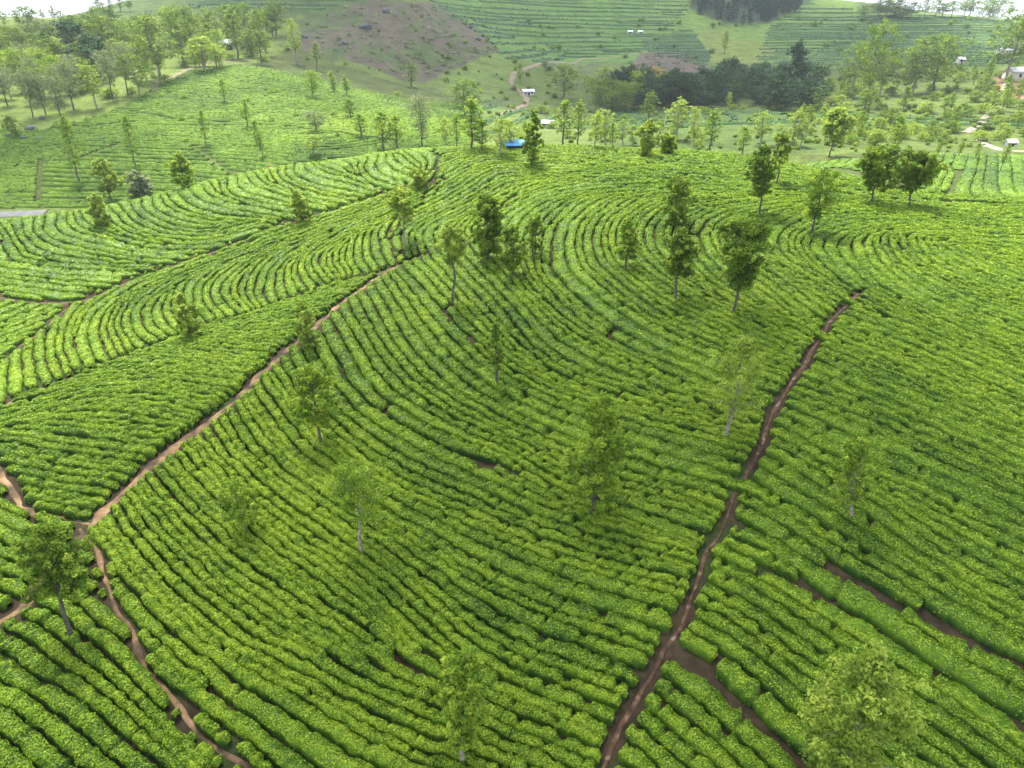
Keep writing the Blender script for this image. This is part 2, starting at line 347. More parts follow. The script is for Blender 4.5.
GUIDES = {
'A': [
 [(256,649),(329,672),(402,709),(464,729)],[(313,683),(360,714),(412,735),(464,755)],[(342,576),(378,602),(412,646)],[(433,604),(488,651)],
 [(345,380),(368,406),(402,429),(438,448),(480,463),(516,476)],[(272,484),(295,500),(329,521)],[(381,469),(412,487),(454,502),(490,518),(516,528)],
 [(399,266),(434,303),(457,329),(475,345)],[(457,254),(468,269),(494,295)],[(376,289),(391,317),(408,349),(428,369)],[(325,335),(339,363),(353,392)],
 [(570,215),(558,226),(551,246),(552,275),(566,292),(586,309),(620,335)],[(629,207),(604,223),(598,243),(604,266),(627,286),(661,312),(713,335)],
 [(770,207),(730,213),(707,223),(698,237),(704,254),(715,269)],[(512,203),(529,191),(570,182),(640,176)],[(523,297),(558,332),(607,358),(672,386)],
 [(512,309),(535,345),(560,365)],[(515,369),(560,392),(600,401)],[(600,401),(679,422),(757,437)],[(614,437),(694,461),(736,471)],[(512,458),(554,489),(600,505),(668,528),(705,539)],
 [(577,560),(616,572),(690,590)],[(522,594),(577,615),(621,633),(658,646)],[(512,636),(564,657),(598,667)],[(512,724),(551,742),(585,755)],
 [(130,520),(160,560),(190,592)],[(150,480),(190,525),(230,560)],[(120,590),(150,625),(190,660)],[(160,670),(200,700),(240,735)],[(190,455),(230,500),(262,528)],[(240,400),(262,440),(290,470)],
 [(250,600),(290,630),(330,655)],[(490,180),(456,203),(416,220),(395,236),(400,262)],[(516,172),(564,176),(611,174)],[(572,161),(621,172),(663,182)],[(660,165),(720,170),(780,178)],[(640,190),(700,185),(780,190)],
 [(700,160),(760,166),(800,175)],[(800,190),(870,205),(960,215)],
 [(1005,223),(936,225),(880,223),(841,232),(812,240),(801,248),(812,264)],[(801,237),(798,252),(812,266)],[(861,252),(864,266),(885,285)],[(890,254),(899,269),(925,285)],
 [(913,246),(919,263),(936,272),(979,289),(1005,297),(1024,300)],[(947,254),(970,269),(1005,280)],[(940,238),(980,240),(1024,246)],[(827,240),(824,252),(840,270)],
 [(844,323),(896,340),(950,361),(1010,386)],[(936,317),(970,330),(1022,346)],[(785,427),(829,455),(886,479),(925,495),(972,515),(1014,534)],[(800,396),(868,419),(930,447)],[(960,420),(1019,445)],
 [(764,463),(816,500),(860,525)],[(879,505),(910,528),(946,557)],[(764,526),(800,550),(829,570)],[(764,571),(850,615),(946,680),(1024,735)],[(834,568),(889,599),(936,633),(1014,672)],
 [(764,633),(816,664),(850,690)],[(764,722),(787,748)],[(637,724),(668,755)],[(692,628),(720,641),(762,672)],[(679,654),(720,685),(772,735)],[(764,283),(790,305),(812,322)],[(764,263),(790,275),(830,300)],
 [(730,330),(770,350),(800,360)],[(690,350),(740,372),(780,385)]],
'F7': [[(946,197),(956,173)],[(962,186),(971,175)],[(1015,198),(1006,177)],[(995,197),(989,178)],[(920,190),(935,170)],[(1060,198),(1045,177)]],
'F4': [[(238,269),(218,283),(215,297),(229,312)],[(160,295),(143,305),(137,317),(143,332),(160,343)],[(97,315),(89,335),(95,352)],[(54,340),(52,358),(63,378)],[(310,257),(309,269),(322,283)],[(371,223),(342,237),(310,257)],[(285,257),(267,269),(262,290)],
 [(359,240),(359,260),(365,269)],[(9,358),(0,386)],[(20,346),(17,358),(23,380)],[(97,315),(143,289),(186,272),(224,258),(280,238),(371,206)],[(385,240),(388,255)],[(178,292),(176,310),(190,328)],[(120,306),(112,325),(122,350)],[(-60,420),(-70,400),(-50,380)]],
'F5': [[(54,220),(50,232),(60,240),(86,246)],[(123,214),(132,226),(160,237)],[(206,200),(198,191),(200,197)],[(206,200),(258,209),(290,214)],[(0,283),(57,290),(97,292)],[(0,266),(72,274),(129,274)],[(9,243),(17,263)],[(86,246),(130,256),(190,258)],
 [(292,169),(290,178),(308,187),(350,195)],[(373,164),(368,169),(378,180),(397,185)],[(449,169),(443,180),(430,186)],[(230,185),(225,195),(240,203)],[(150,200),(150,212),(170,222)],[(160,237),(210,240),(250,228)],[(300,195),(330,203)],[(-100,262),(-30,275)]],
'F5s': [[(0,335),(37,320),(54,312)],[(-60,360),(0,335)]],
'F3': [[(0,424),(91,398),(156,400),(187,410)],[(78,432),(120,438),(167,445)],[(34,468),(80,476),(130,481)],[(172,352),(258,363)],[(143,380),(200,383),(243,389)],[(0,440),(40,448)],[(260,330),(310,320)],[(300,305),(340,295)],[(60,500),(100,503)]],
'F6': [[(0,675),(49,703),(86,724),(130,755)],[(49,682),(91,703),(138,735)],[(86,615),(115,640),(150,690)],[(0,698),(52,729),(78,760)],[(0,520),(40,540),(70,545)],[(110,650),(150,700),(190,745)],[(20,640),(60,665)],[(-80,640),(-20,665)]],
}
POLY = [
 ('F3', [(-60,438)]+P6[::-1][1:]+P1[::-1]+P1b[1:6]),
 ('F5s', P5[:4]+[(-300,560),(-300,270),(-120,292),(0,299),(57,305)]),
 ('F4', P6+[(-300,560)]+P5[::-1]+P4[::-1][2:]+[(400,190),(440,183),(392,236)]),
 ('F5', P4+[(-900,280),(-900,60),(430,60),(440,183)]),
 ('F6', P1b[:6][::-1]+P1c+[(290,1400),(-1500,1400),(-1500,420)]),
]
CREST = np.array([(-400,80),(-150,78),(0,80),(132,86),(200,89),(250,90),(330,92),(410,93),(490,92),(600,91),(690,90),(760,88),(830,81),(890,75),(1024,73),(1250,71),(1600,70)], float)
def domain_of(x, y, z):
    """0 none; index of the tea field"""
    px, py = project(x, y, z)
    names = ['A', 'F3', 'F5s', 'F4', 'F5', 'F6', 'F7', 'L']
    d = np.zeros(len(x), int)
    lim = np.interp(px, CREST[:, 0], CREST[:, 1])*S
    near = (y < lim+7) & (y > 14)
    d[near] = 1
    left = near.copy()
    for nm, poly in POLY:
        k = left & in_poly(px, py, poly); d[k] = names.index(nm)+1; left &= ~k
    f7 = (y > lim+9) & (y < 118*S) & (x > 48*S) & (x < 130*S)
    d[f7] = 7
    return d
DN = ['A', 'F3', 'F5s', 'F4', 'F5', 'F6', 'F7', 'L']
SPOTS = [(*at(px, py)[:2], r, f) for px, py, r, f in [(170,500,9,.14),(235,430,9,.12),(120,560,7,.10),(330,650,8,-.22), (950,540,13,-.30), (850,440,11,-.22), (900,690,8,-.25), (480,640,6,-.08), (640,310,9,-.05)]]
SPACING = {'A': 1.2, 'F3': .80, 'F5s': 1.3, 'F4': 1.05, 'F5': 1.5, 'F6': .95, 'F7': 1.7, 'L': 1.45}
def spac(x, y, di):
    if di != 1: return SPACING[DN[di-1]]
    b = .84+.26*min(1, max(0, (y-34)/26))
    for cx, cy, r, f in SPOTS: b *= 1-f*math.exp(-((x-cx)**2+(y-cy)**2)/(r*r))
    return b

# direction field of the tea rows on a ground grid (double-angle averaging of the traced rows)
GX0, GY0, GS = -190.0, 14.0, 1.2
gnx, gny = int(420/GS), int(330/GS)
gx, gy = np.meshgrid(GX0+np.arange(gnx)*GS, GY0+np.arange(gny)*GS)
gz = ground(gx, gy).reshape(gx.shape)
dom = domain_of(gx.ravel(), gy.ravel(), gz.ravel()).reshape(gx.shape)
ppx, ppy = project(gx, gy, gz)
inview = (ppx > -230) & (ppx < 1254) & (ppy < 960)
dom[~inview] = 0
# opposite hillside: rows follow the contours
LIM = np.interp(ppx, CREST[:, 0], CREST[:, 1])*S
lh = in_poly(ppx, ppy, [(-260,212),(130,207),(250,172),(330,160),(470,150),(470,100),(400,85),(330,60),(300,42),(265,62),(190,72),(150,92),(110,112),(60,128),(-260,150)]) & (gy > LIM+14) & (gy < 262)
dom[lh] = 8
gdy, gdx = np.gradient(gz, GS)
U2 = np.zeros(gx.shape); V2 = np.zeros(gx.shape)
for di, nm in enumerate(DN, 1):
    k = np.where(dom == di)
    if not len(k[0]): continue
    if nm == 'L':
        tx, ty = -gdy[k], gdx[k]
        a = np.arctan2(ty, tx)
        U2[k] = np.cos(2*a); V2[k] = np.sin(2*a); continue
    gp, ga, gw = [], [], []
    for line in GUIDES[nm]:
        p = at_many(line)[:, :2]
        for a, b in zip(p[:-1], p[1:]):
            d = b-a; ln = np.hypot(*d); nseg = max(1, int(ln/1.5))
            for t in (np.arange(nseg)+.5)/nseg:
                gp.append(a+d*t); ga.append(math.atan2(d[1], d[0])); gw.append(ln/nseg)
    gp = np.array(gp); ga = np.array(ga); gw = np.array(gw)
    xs, ys = gx[k], gy[k]
    c2, s2 = np.cos(2*ga)*gw, np.sin(2*ga)*gw
    for i in range(0, len(xs), 4000):
        d2 = (xs[i:i+4000, None]-gp[None, :, 0])**2+(ys[i:i+4000, None]-gp[None, :, 1])**2
        wt = 1/(d2+2.0)**1.6
        U2[k[0][i:i+4000], k[1][i:i+4000]] = wt@c2; V2[k[0][i:i+4000], k[1][i:i+4000]] = wt@s2
m_ = np.hypot(U2, V2)+1e-12; U2 /= m_; V2 /= m_

def field(x, y):
    fx = (x-GX0)/GS; fy = (y-GY0)/GS; i = int(fx); j = int(fy)
    if i < 0 or j < 0 or i >= gnx-1 or j >= gny-1: return 0, 0, 0
    d = int(dom[int(fy+.5), int(fx+.5)])
    if d == 0: return 0, 0, 0
    fx -= i; fy -= j; u = v = 0.0
    for jj, wy in ((j, 1-fy), (j+1, fy)):
        for ii, wx in ((i, 1-fx), (i+1, fx)):
            if dom[jj, ii] == d: u += U2[jj, ii]*wx*wy; v += V2[jj, ii]*wx*wy
    a = .5*math.atan2(v, u); return d, math.cos(a), math.sin(a)

inview0 = (ppx > -40) & (ppx < 1064) & (ppy < 820)
# evenly spaced rows: follow the field, keep the spacing, stop at paths and at field edges
HC = 1.2
hashg = {}
def hput(x, y, r, line, di): hashg.setdefault((int(x//HC), int(y//HC)), []).append((x, y, r, line))
def clear(x, y, r, me, rowtest):
    """true when no other line is closer than allowed"""
    i, j = int(x//HC), int(y//HC)
    for a in (i-2, i-1, i, i+1, i+2):
        for b in (j-2, j-1, j, j+1, j+2):
            for (qx, qy, qr, ql) in hashg.get((a, b), ()):
                if ql == me: continue
                rr = qr if ql < 0 else r
                if ql == -2 and rowtest == 'end': rr = .34
                if (qx-x)**2+(qy-y)**2 < rr*rr: return False
    return True
def densify(P, step=.4):
    out = []
    for a, b in zip(P[:-1], P[1:]):
        n = max(1, int(np.hypot(*(b-a)[:2])/step))
        for t in range(n): out.append(a+(b-a)*t/n)
    out.append(P[-1]); return np.array(out)
PATHS = {}   # name: (densified centre line, half width)
for nm, pl, hw in (('P1', P1, .27), ('P1x', P1x, .06), ('P1b', P1b, .21), ('P1c', P1c, .12), ('P1d', P1d, .20), ('P2', P2, .11), ('P4', P4, .20), ('P5', P5, .12), ('P6', P6, .13), ('P7', [(944,203),(975,204),(1010,206),(1070,208)], .75)):
    q = densify(at_many(pl)[:, :2])
    # wander a little
    d = np.gradient(q, axis=0); d /= np.linalg.norm(d, axis=1)[:, None]+1e-9
    q = q+np.c_[-d[:, 1], d[:, 0]]*((vnoise(q[:, 0]*.5, q[:, 1]*.5, 3)-.5)*(.2 if nm[:2] == 'P2' else .45))[:, None]
    PATHS[nm] = (q, hw)
    for x, y in q: hput(x, y, hw+.19, -1, 0)
drain_pts = []
for pl in DRAINS:
    q = densify(at_many(pl)[:, :2], .5); drain_pts.append(q)
    for x, y in q: hput(x, y, .66 if pl in DRAINS[:3] else .54, -2, 0)
rows = []     # (domain, points)
def trace(x, y, me, sp, di):
    pts = [(x, y)]
    for sgn in (1, -1):
        cx, cy = x, y; px_, py_ = None, None; seg = []
        st = .6 if di < 8 else 1.2
        d, ux, uy = field(cx, cy); ux *= sgn; uy *= sgn
        for _ in range(700):
            d, vx, vy = field(cx+ux*st*.5, cy+uy*st*.5)
            if d != di: break
            if vx*ux+vy*uy < 0: vx, vy = -vx, -vy
            if vx*ux+vy*uy < .35: break
            nx, ny = cx+vx*st, cy+vy*st
            if field(nx, ny)[0] != di or not clear(nx, ny, spac(nx, ny, di)*.50, me, True):
                st *= .4
                if st < .12: break
                continue
            cx, cy, ux, uy = nx, ny, vx, vy; seg.append((cx, cy))
        pts = pts+seg if sgn == 1 else seg[::-1]+pts
    return pts
def accept(pts, me, sp, di):
    rows.append((di, np.array(pts)))
    for x, y in pts: hput(x, y, spac(x, y, di)*.62, me, di)
def grow(seeds, di, fac=.93, least=3):
    q = list(seeds)
    while q:
        x, y = q.pop(0); sp = spac(x, y, di)
        if field(x, y)[0] != di or not clear(x, y, sp*fac, 0, None): continue
        me = len(rows)+1; pts = trace(x, y, me, sp, di)
        if len(pts) < least: continue
        accept(pts, me, sp, di)
        for k in range(0, len(pts), 4):
            k2 = min(k+1, len(pts)-1); k1 = max(k2-1, 0)
            dx, dy = pts[k2][0]-pts[k1][0], pts[k2][1]-pts[k1][1]; ln = math.hypot(dx, dy)+1e-9
            sp = spac(pts[k][0], pts[k][1], di)
            for sg in (1, -1): q.append((pts[k][0]-dy/ln*sp*sg, pts[k][1]+dx/ln*sp*sg))
for di, nm in enumerate(DN, 1):
    sp = SPACING[nm]; seeds = []
    for q in drain_pts:
        d = np.gradient(q, axis=0); d /= np.linalg.norm(d, axis=1)[:, None]+1e-9
        for k in range(2, len(q)-1, 6):
            for sg in (.64, -.64): seeds.append((q[k, 0]-d[k, 1]*sg, q[k, 1]+d[k, 0]*sg))
    for q, hw in PATHS.values():
        d = np.gradient(q, axis=0); d /= np.linalg.norm(d, axis=1)[:, None]+1e-9
        for k in range(4, len(q)-1, 14):
            for sg in (hw+.40, -hw-.40): seeds.append((q[k, 0]-d[k, 1]*sg, q[k, 1]+d[k, 0]*sg))
    if nm in GUIDES:
        for line in GUIDES[nm]:
            p = at_many(line); seeds += [tuple(p[len(p)//2][:2])]
    grow(seeds, di)
    kk = np.argwhere(dom == di); rnd.shuffle(kk_ := kk.tolist())
    grow([(GX0+b*GS, GY0+a*GS) for a, b in kk_], di)
    if di < 7: grow([(GX0+b*GS+dx*.4, GY0+a*GS+dy*.4) for a, b in kk_ for dx in (-1, 0, 1) for dy in (-1, 0, 1) if inview0[a, b]], di, .70, 2)
# row ends grow on into the pockets left between rows
for ri, (di, p) in enumerate(rows):
    if di > 6: continue
    for endi in (0, 1):
        q = p[::-1] if endi == 0 else p
        if len(q) < 2: break
        d0 = q[-1]-q[-2]; d0 = d0/(np.hypot(*d0)+1e-9); x, y = q[-1]; ext = []
        for _ in range(9):
            d_, vx, vy = field(x, y)
            if d_ != di: break
            if vx*d0[0]+vy*d0[1] < 0: vx, vy = -vx, -vy
            nx, ny = x+vx*.25, y+vy*.25
            if field(nx, ny)[0] != di or not clear(nx, ny, spac(nx, ny, di)*.36, ri+1, 'end'): break
            ext.append((nx, ny)); x, y = nx, ny; d0 = np.array((vx, vy)); hput(nx, ny, .5, ri+1, di)
        if ext:
            q = np.r_[q, np.array(ext)]; p = q[::-1] if endi == 0 else q
    rows[ri] = (di, p)
print('rows', len(rows), 'len', sum(len(r[1]) for r in rows), 'time %.1f' % (time.time()-T0))

#== MESHES
# ------------------------------------------------------------------ the land as one sheet
def lines(a, b, fine, far0, far1, grow_):
    c = list(np.arange(a, b+1e-6, fine)); st = fine; x = b
    while x < far1: st *= grow_; x += st; c.append(x)
    st = fine; x = a; pre = []
    while x > far0: st *= grow_; x -= st; pre.append(x)
    return np.array(pre[::-1]+c)
tx_ = lines(-130, 130, 1.0, -900, 900, 1.035); ty_ = lines(10, 150, 1.0, -120, 1500, 1.02)
X, Y = np.meshgrid(tx_, ty_); Z = ground(X, Y).reshape(X.shape)
tpx, tpy = project(X, Y, Z)
lim = np.interp(tpx, CREST[:, 0], CREST[:, 1])*S
far = (Y > lim+10)
cov = np.empty(X.shape+(4,), np.float32); cov[..., 3] = 1
wn = vnoise(X*.35, Y*.35)[..., None]
cov[..., :3] = np.where(wn > .60, (.030, .042, .012), (.036, .027, .015))
cov[far, :3] = (.066, .110, .024)
def paint(poly, col, soft=0, noise=0):
    jx = (vnoise(X*.05, Y*.05)-.5)*noise; jy = (vnoise(X*.05+9, Y*.05)-.5)*noise*.5
    k = far & (Y > 0) & in_poly(tpx+jx, tpy+jy, poly); cov[k, :3] = col
paint([(-300,215),(130,207),(250,172),(330,160),(470,150),(470,100),(400,85),(330,60),(300,42),(265,62),(190,72),(150,92),(110,112),(60,128),(-300,150)], (.045,.070,.018))
paint([(-300,128),(60,128),(110,112),(150,92),(190,72),(265,62),(300,30),(250,12),(-300,20)], (.085,.140,.030), 0, 10)
paint([(-300,20),(250,16),(330,18),(380,0),(300,-40),(-300,-40)], (.045,.085,.024))
paint([(430,2),(520,-30),(690,-30),(640,60),(540,64),(500,50)], (.060,.135,.026), 0, 8)
paint([(640,60),(640,20),(690,-20),(840,-20),(860,8),(1060,22),(1060,60),(900,62),(780,62)], (.080,.150,.028), 0, 8)
paint([(690,-60),(690,8),(730,26),(760,26),(800,6),(840,-10),(868,6),(870,-60)], (.028,.050,.022), 0, 4)
paint([(690,32),(720,30),(740,42),(770,44),(790,58),(730,66),(712,60)], (.098,.148,.030), 0, 6)  # sunlit patch: the sunshine is put into the ground colour
paint([(640,40),(690,30),(712,58),(700,66),(650,58)], (.040,.080,.032), 0, 6)
paint([(300,28),(340,8),(390,-4),(440,6),(480,30),(500,50),(478,57),(455,72),(425,82),(400,80),(370,66),(330,56),(305,50)], (.066,.068,.048), 0, 5)
mo_ = far & (cov[..., 0] == np.float32(.066)) & (vnoise(X*.11, Y*.11)+.5*vnoise(X*.4, Y*.4) > .88); cov[mo_, :3] = (.050, .082, .030)
paint([(630,74),(640,54),(660,49),(690,55),(716,70),(690,77),(655,82)], (.072,.066,.054), 0, 4)
paint([(478,58),(500,50),(520,62),(515,85),(490,100),(450,95),(425,82)], (.080,.135,.032), 0, 5)
paint([(470,150),(470,104),(520,110),(600,128),(600,150)], (.075,.125,.030), 0, 8)
paint([(600,150),(610,108),(820,108),(820,150)], (.050,.092,.022), 0, 8)
paint([(820,150),(820,60),(1100,55),(1100,150)], (.060,.102,.022), 0, 8)
paint([(985,80),(1040,60),(1100,64),(1100,96),(1005,98)], (.15,.11,.07), 0, 8)
paint([(800,200),(800,155),(1200,150),(1200,212),(1024,206)], (.050,.075,.020))
cov[far, 0] *= 1.10; cov[far, 1] *= .93; cov[far, 2] *= .85
ni, nj = X.shape
ii = np.arange(ni-1)[:, None]*nj+np.arange(nj-1)[None]
Q = np.stack([ii, ii+1, ii+nj+1, ii+nj], -1).reshape(-1, 4)
land = mesh_obj('ground', np.c_[X.ravel(), Y.ravel(), Z.ravel()], [Q], [M_ground], attr={'cover': cov.reshape(-1, 4)}, smooth=True)
tag(land, 'rolling green hill country with bare earth between the tea rows', 'ground', kind='structure')

# ------------------------------------------------------------------ paths and roads: ribbons bedded into the land
def ribbon(name, q, hw, mat, lift=.03, rough=.35, kind='structure', label=None, cat='path', step=.4):
    q = densify(np.asarray(q, float), step)
    d = np.gradient(q, axis=0); d /= np.linalg.norm(d, axis=1)[:, None]+1e-9
    nrm = np.c_[-d[:, 1], d[:, 0]]
    hwL = hw*(1+rough*2*(vnoise(q[:, 0]*.9, q[:, 1]*.9, 1)-.5)); hwR = hw*(1+rough*2*(vnoise(q[:, 0]*.9, q[:, 1]*.9, 8)-.5))
    V = []
    for u, l in ((1.25, -.12), (.9, lift), (.3, lift*1.4), (-.3, lift*1.3), (-.9, lift), (-1.25, -.12)):
        p = q+nrm*(u*(hwL if u > 0 else hwR))[:, None]
        V.append(np.c_[p, ground(p[:, 0], p[:, 1])+l+(vnoise(p[:, 0]*2, p[:, 1]*2, 4)-.5)*.08*(abs(u) < 1)])
    V = np.stack(V, 1); n, k = V.shape[:2]
    i = np.arange(n-1)[:, None]*k+np.arange(k-1)[None]
    o = mesh_obj(name, V.reshape(-1, 3), [np.stack([i, i+k, i+k+1, i+1], -1).reshape(-1, 4)], [mat], smooth=True)
    return tag(o, label, cat, kind=kind)
RL = {'P1': ('dirt_path', M_path, 'wide pale earth path climbing the slope between two tea fields'), 'P1x': ('dirt_path', M_path, 'narrow earth trail above the end of the wide pale path'),
 'P1b': ('dirt_path', M_path, 'pale earth path leading from the fork to the left'), 'P1c': ('dirt_path', M_path, 'narrow winding earth trail running down from the path fork'),
 'P1d': ('ditch', M_path, 'stony eroded ditch below the path fork'), 'P2': ('dirt_path', M_path_dark, 'straight dark stony path cutting up through the tea'),
 'P2x': ('dirt_path', M_soil, 'thin earth gap above the top of the straight dark path'), 'P4': ('dirt_path', M_soil, 'dark earth track along the lower edge of the upper left field'),
 'P5': ('dirt_path', M_soil, 'narrow earth gap between tea strips at the left edge'), 'P7': ('earth_bank', M_path, 'bare brown earth strip at the right edge of the crest'), 'P6': ('dirt_path', M_soil, 'narrow earth track between curved rows and the scruffy field')}
for nm, (q, hw) in PATHS.items():
    if nm == 'P2x': continue
    pn, pm_, lb = RL[nm]; ribbon(pn, q, hw*1.1, pm_, label=lb, rough=.8)
def road(name, px, hw, mat, label, step=2.0, rough=.15, cat='road'):
    return ribbon(name, at_many(px)[:, :2], hw, mat, .12, rough, label=label, cat=cat, step=step)
road('road', [(-160,210),(-60,212),(0,214.5),(30,213.5),(46,212.5)], 1.7, M_asphalt, 'grey paved road in the valley at the left edge')
M_far_road = noise_mat('far_road', [(.3, (.11, .08, .055)), (.7, (.22, .17, .12))], .4, 6, .95)
road('dirt_road', [(498,115),(514,110),(525,105),(527,98),(518,90),(511,82),(514,73),(530,67),(545,63),(580,59),(620,57),(636,54)], 1.0, M_far_road, 'pale dirt road curving across the far terraced hill')
road('dirt_road', [(966,133),(977,126),(988,116),(999,108),(1000,98),(1004,90),(1009,80)], 1.1, M_track, 'pale stony track zigzagging up to the house with the tin roof')
road('dirt_road', [(981,139),(988,146),(1000,150),(1030,152)], 1.1, M_track, 'short pale stony track at the foot of the right hillside')
road('gully', [(248,112),(255,130),(263,150),(271,170)], .7, M_path, 'narrow brown gully running down the left hillside', 1.0, .4, 'gully')
road('dirt_path', [(141,99),(160,86),(182,72),(215,62),(250,60)], .7, M_far_road, 'worn earth path along the top of the left tea slope', 1.0, .4, 'path')
road('dirt_path', [(822,96),(830,99),(838,104)], 1.6, M_path, 'short bare earth track beside the dark grove', 1.0, .4, 'path')

# ------------------------------------------------------------------ air and added shade clouds
def haze_box():
    b = MB(); b.box(-1000, 1000, -160, 1620, -60, 150)
    m, nt, out = new_mat('haze')
    v = nt.nodes.new('ShaderNodeVolumePrincipled'); v.inputs['Color'].default_value = (.86, .93, 1.0, 1); v.inputs['Density'].default_value = .00015; v.inputs['Anisotropy'].default_value = .3
    nt.links.new(v.outputs[0], out.inputs['Volume'])
    o = b.build('haze', m); tag(o, 'pale humid air softening the far hills', 'haze', kind='stuff')
haze_box()
def shade_cloud(cx, cy, r, h, label, seed):
    # unseen clouds added to shade chosen ground, partly letting the sun through
    import bmesh
    bm = bmesh.new(); bmesh.ops.create_icosphere(bm, subdivisions=5, radius=1)
    V = np.array([v.co[:] for v in bm.verts]); F = np.array([[v.index for v in f.verts] for f in bm.faces]); bm.free()
    n = vnoise(V[:, 0]*1.7+seed*3, V[:, 1]*1.7, V[:, 2]*1.7)*.8+vnoise(V[:, 0]*5+seed, V[:, 1]*5, V[:, 2]*5)*.3
    V *= (.6+n*.8)[:, None]; V *= np.array([r, r, r*.22]); V[:, 2] = np.where(V[:, 2] < 0, V[:, 2]*.4, V[:, 2])
    m = bpy.data.materials.get('shade_cloud')
    if not m:
        m, nt, out = new_mat('shade_cloud')
        t = nt.nodes.new('ShaderNodeBsdfTransparent'); t.inputs[0].default_value = (1, 1, 1, 1)
        d = nt.nodes.new('ShaderNodeBsdfTranslucent'); d.inputs[0].default_value = (.9, .9, .9, 1)
        x = nt.nodes.new('ShaderNodeMixShader'); x.inputs[0].default_value = .60
        nt.links.new(t.outputs[0], x.inputs[1]); nt.links.new(d.outputs[0], x.inputs[2]); nt.links.new(x.outputs[0], out.inputs[0])
    o = mesh_obj('shade_cloud', V, [F], [m], smooth=True)
    off = h/math.tan(math.radians(SUN_EL)); a = math.radians(SUN_AZ)
    o.location = (cx+math.sin(a)*off, cy+math.cos(a)*off, h)
    tag(o, label, 'shade_cloud', kind='structure')
shade_cloud(14, 14, 50, 330, 'unseen cloudbank added overhead to shade the near tea slope', 1)
shade_cloud(-128, 152, 34, 330, 'small unseen cloudbank added overhead to shade the left tea slope', 2)
shade_cloud(-178, 286, 54, 330, 'unseen cloudbank added to shade the wooded left ridge', 5)
shade_cloud(40, 530, 235, 420, 'wide unseen cloudbank added to shade the far terraced hills', 3)

# ------------------------------------------------------------------ tea hedges
def quads(P, Nrm, size, asp=.62):
    """one small diamond leaf per point"""
    n = len(P); r = R.normal(size=(n, 3)); t = np.cross(Nrm, r); t /= np.linalg.norm(t, axis=1)[:, None]+1e-9
    b = np.cross(Nrm, t); b /= np.linalg.norm(b, axis=1)[:, None]+1e-9
    s = size[:, None]
    V = np.stack([P-t*s*.5, P-b*s*asp*.5+t*s*.06, P+t*s*.5, P+b*s*asp*.5+t*s*.06], 1).reshape(-1, 3)
    return V, np.arange(4*n).reshape(-1, 4)
UU = {8: np.array([-1.02, -1.0, -.86, -.5, 0, .5, .86, 1.0, 1.02]), 5: np.array([-1.05, -.85, 0, .85, 1.05])}
HH = {8: np.array([-.10, .60, .90, .98, 1.0, .98, .90, .60, -.10]), 5: np.array([-.1, .75, 1.0, .75, -.1])}
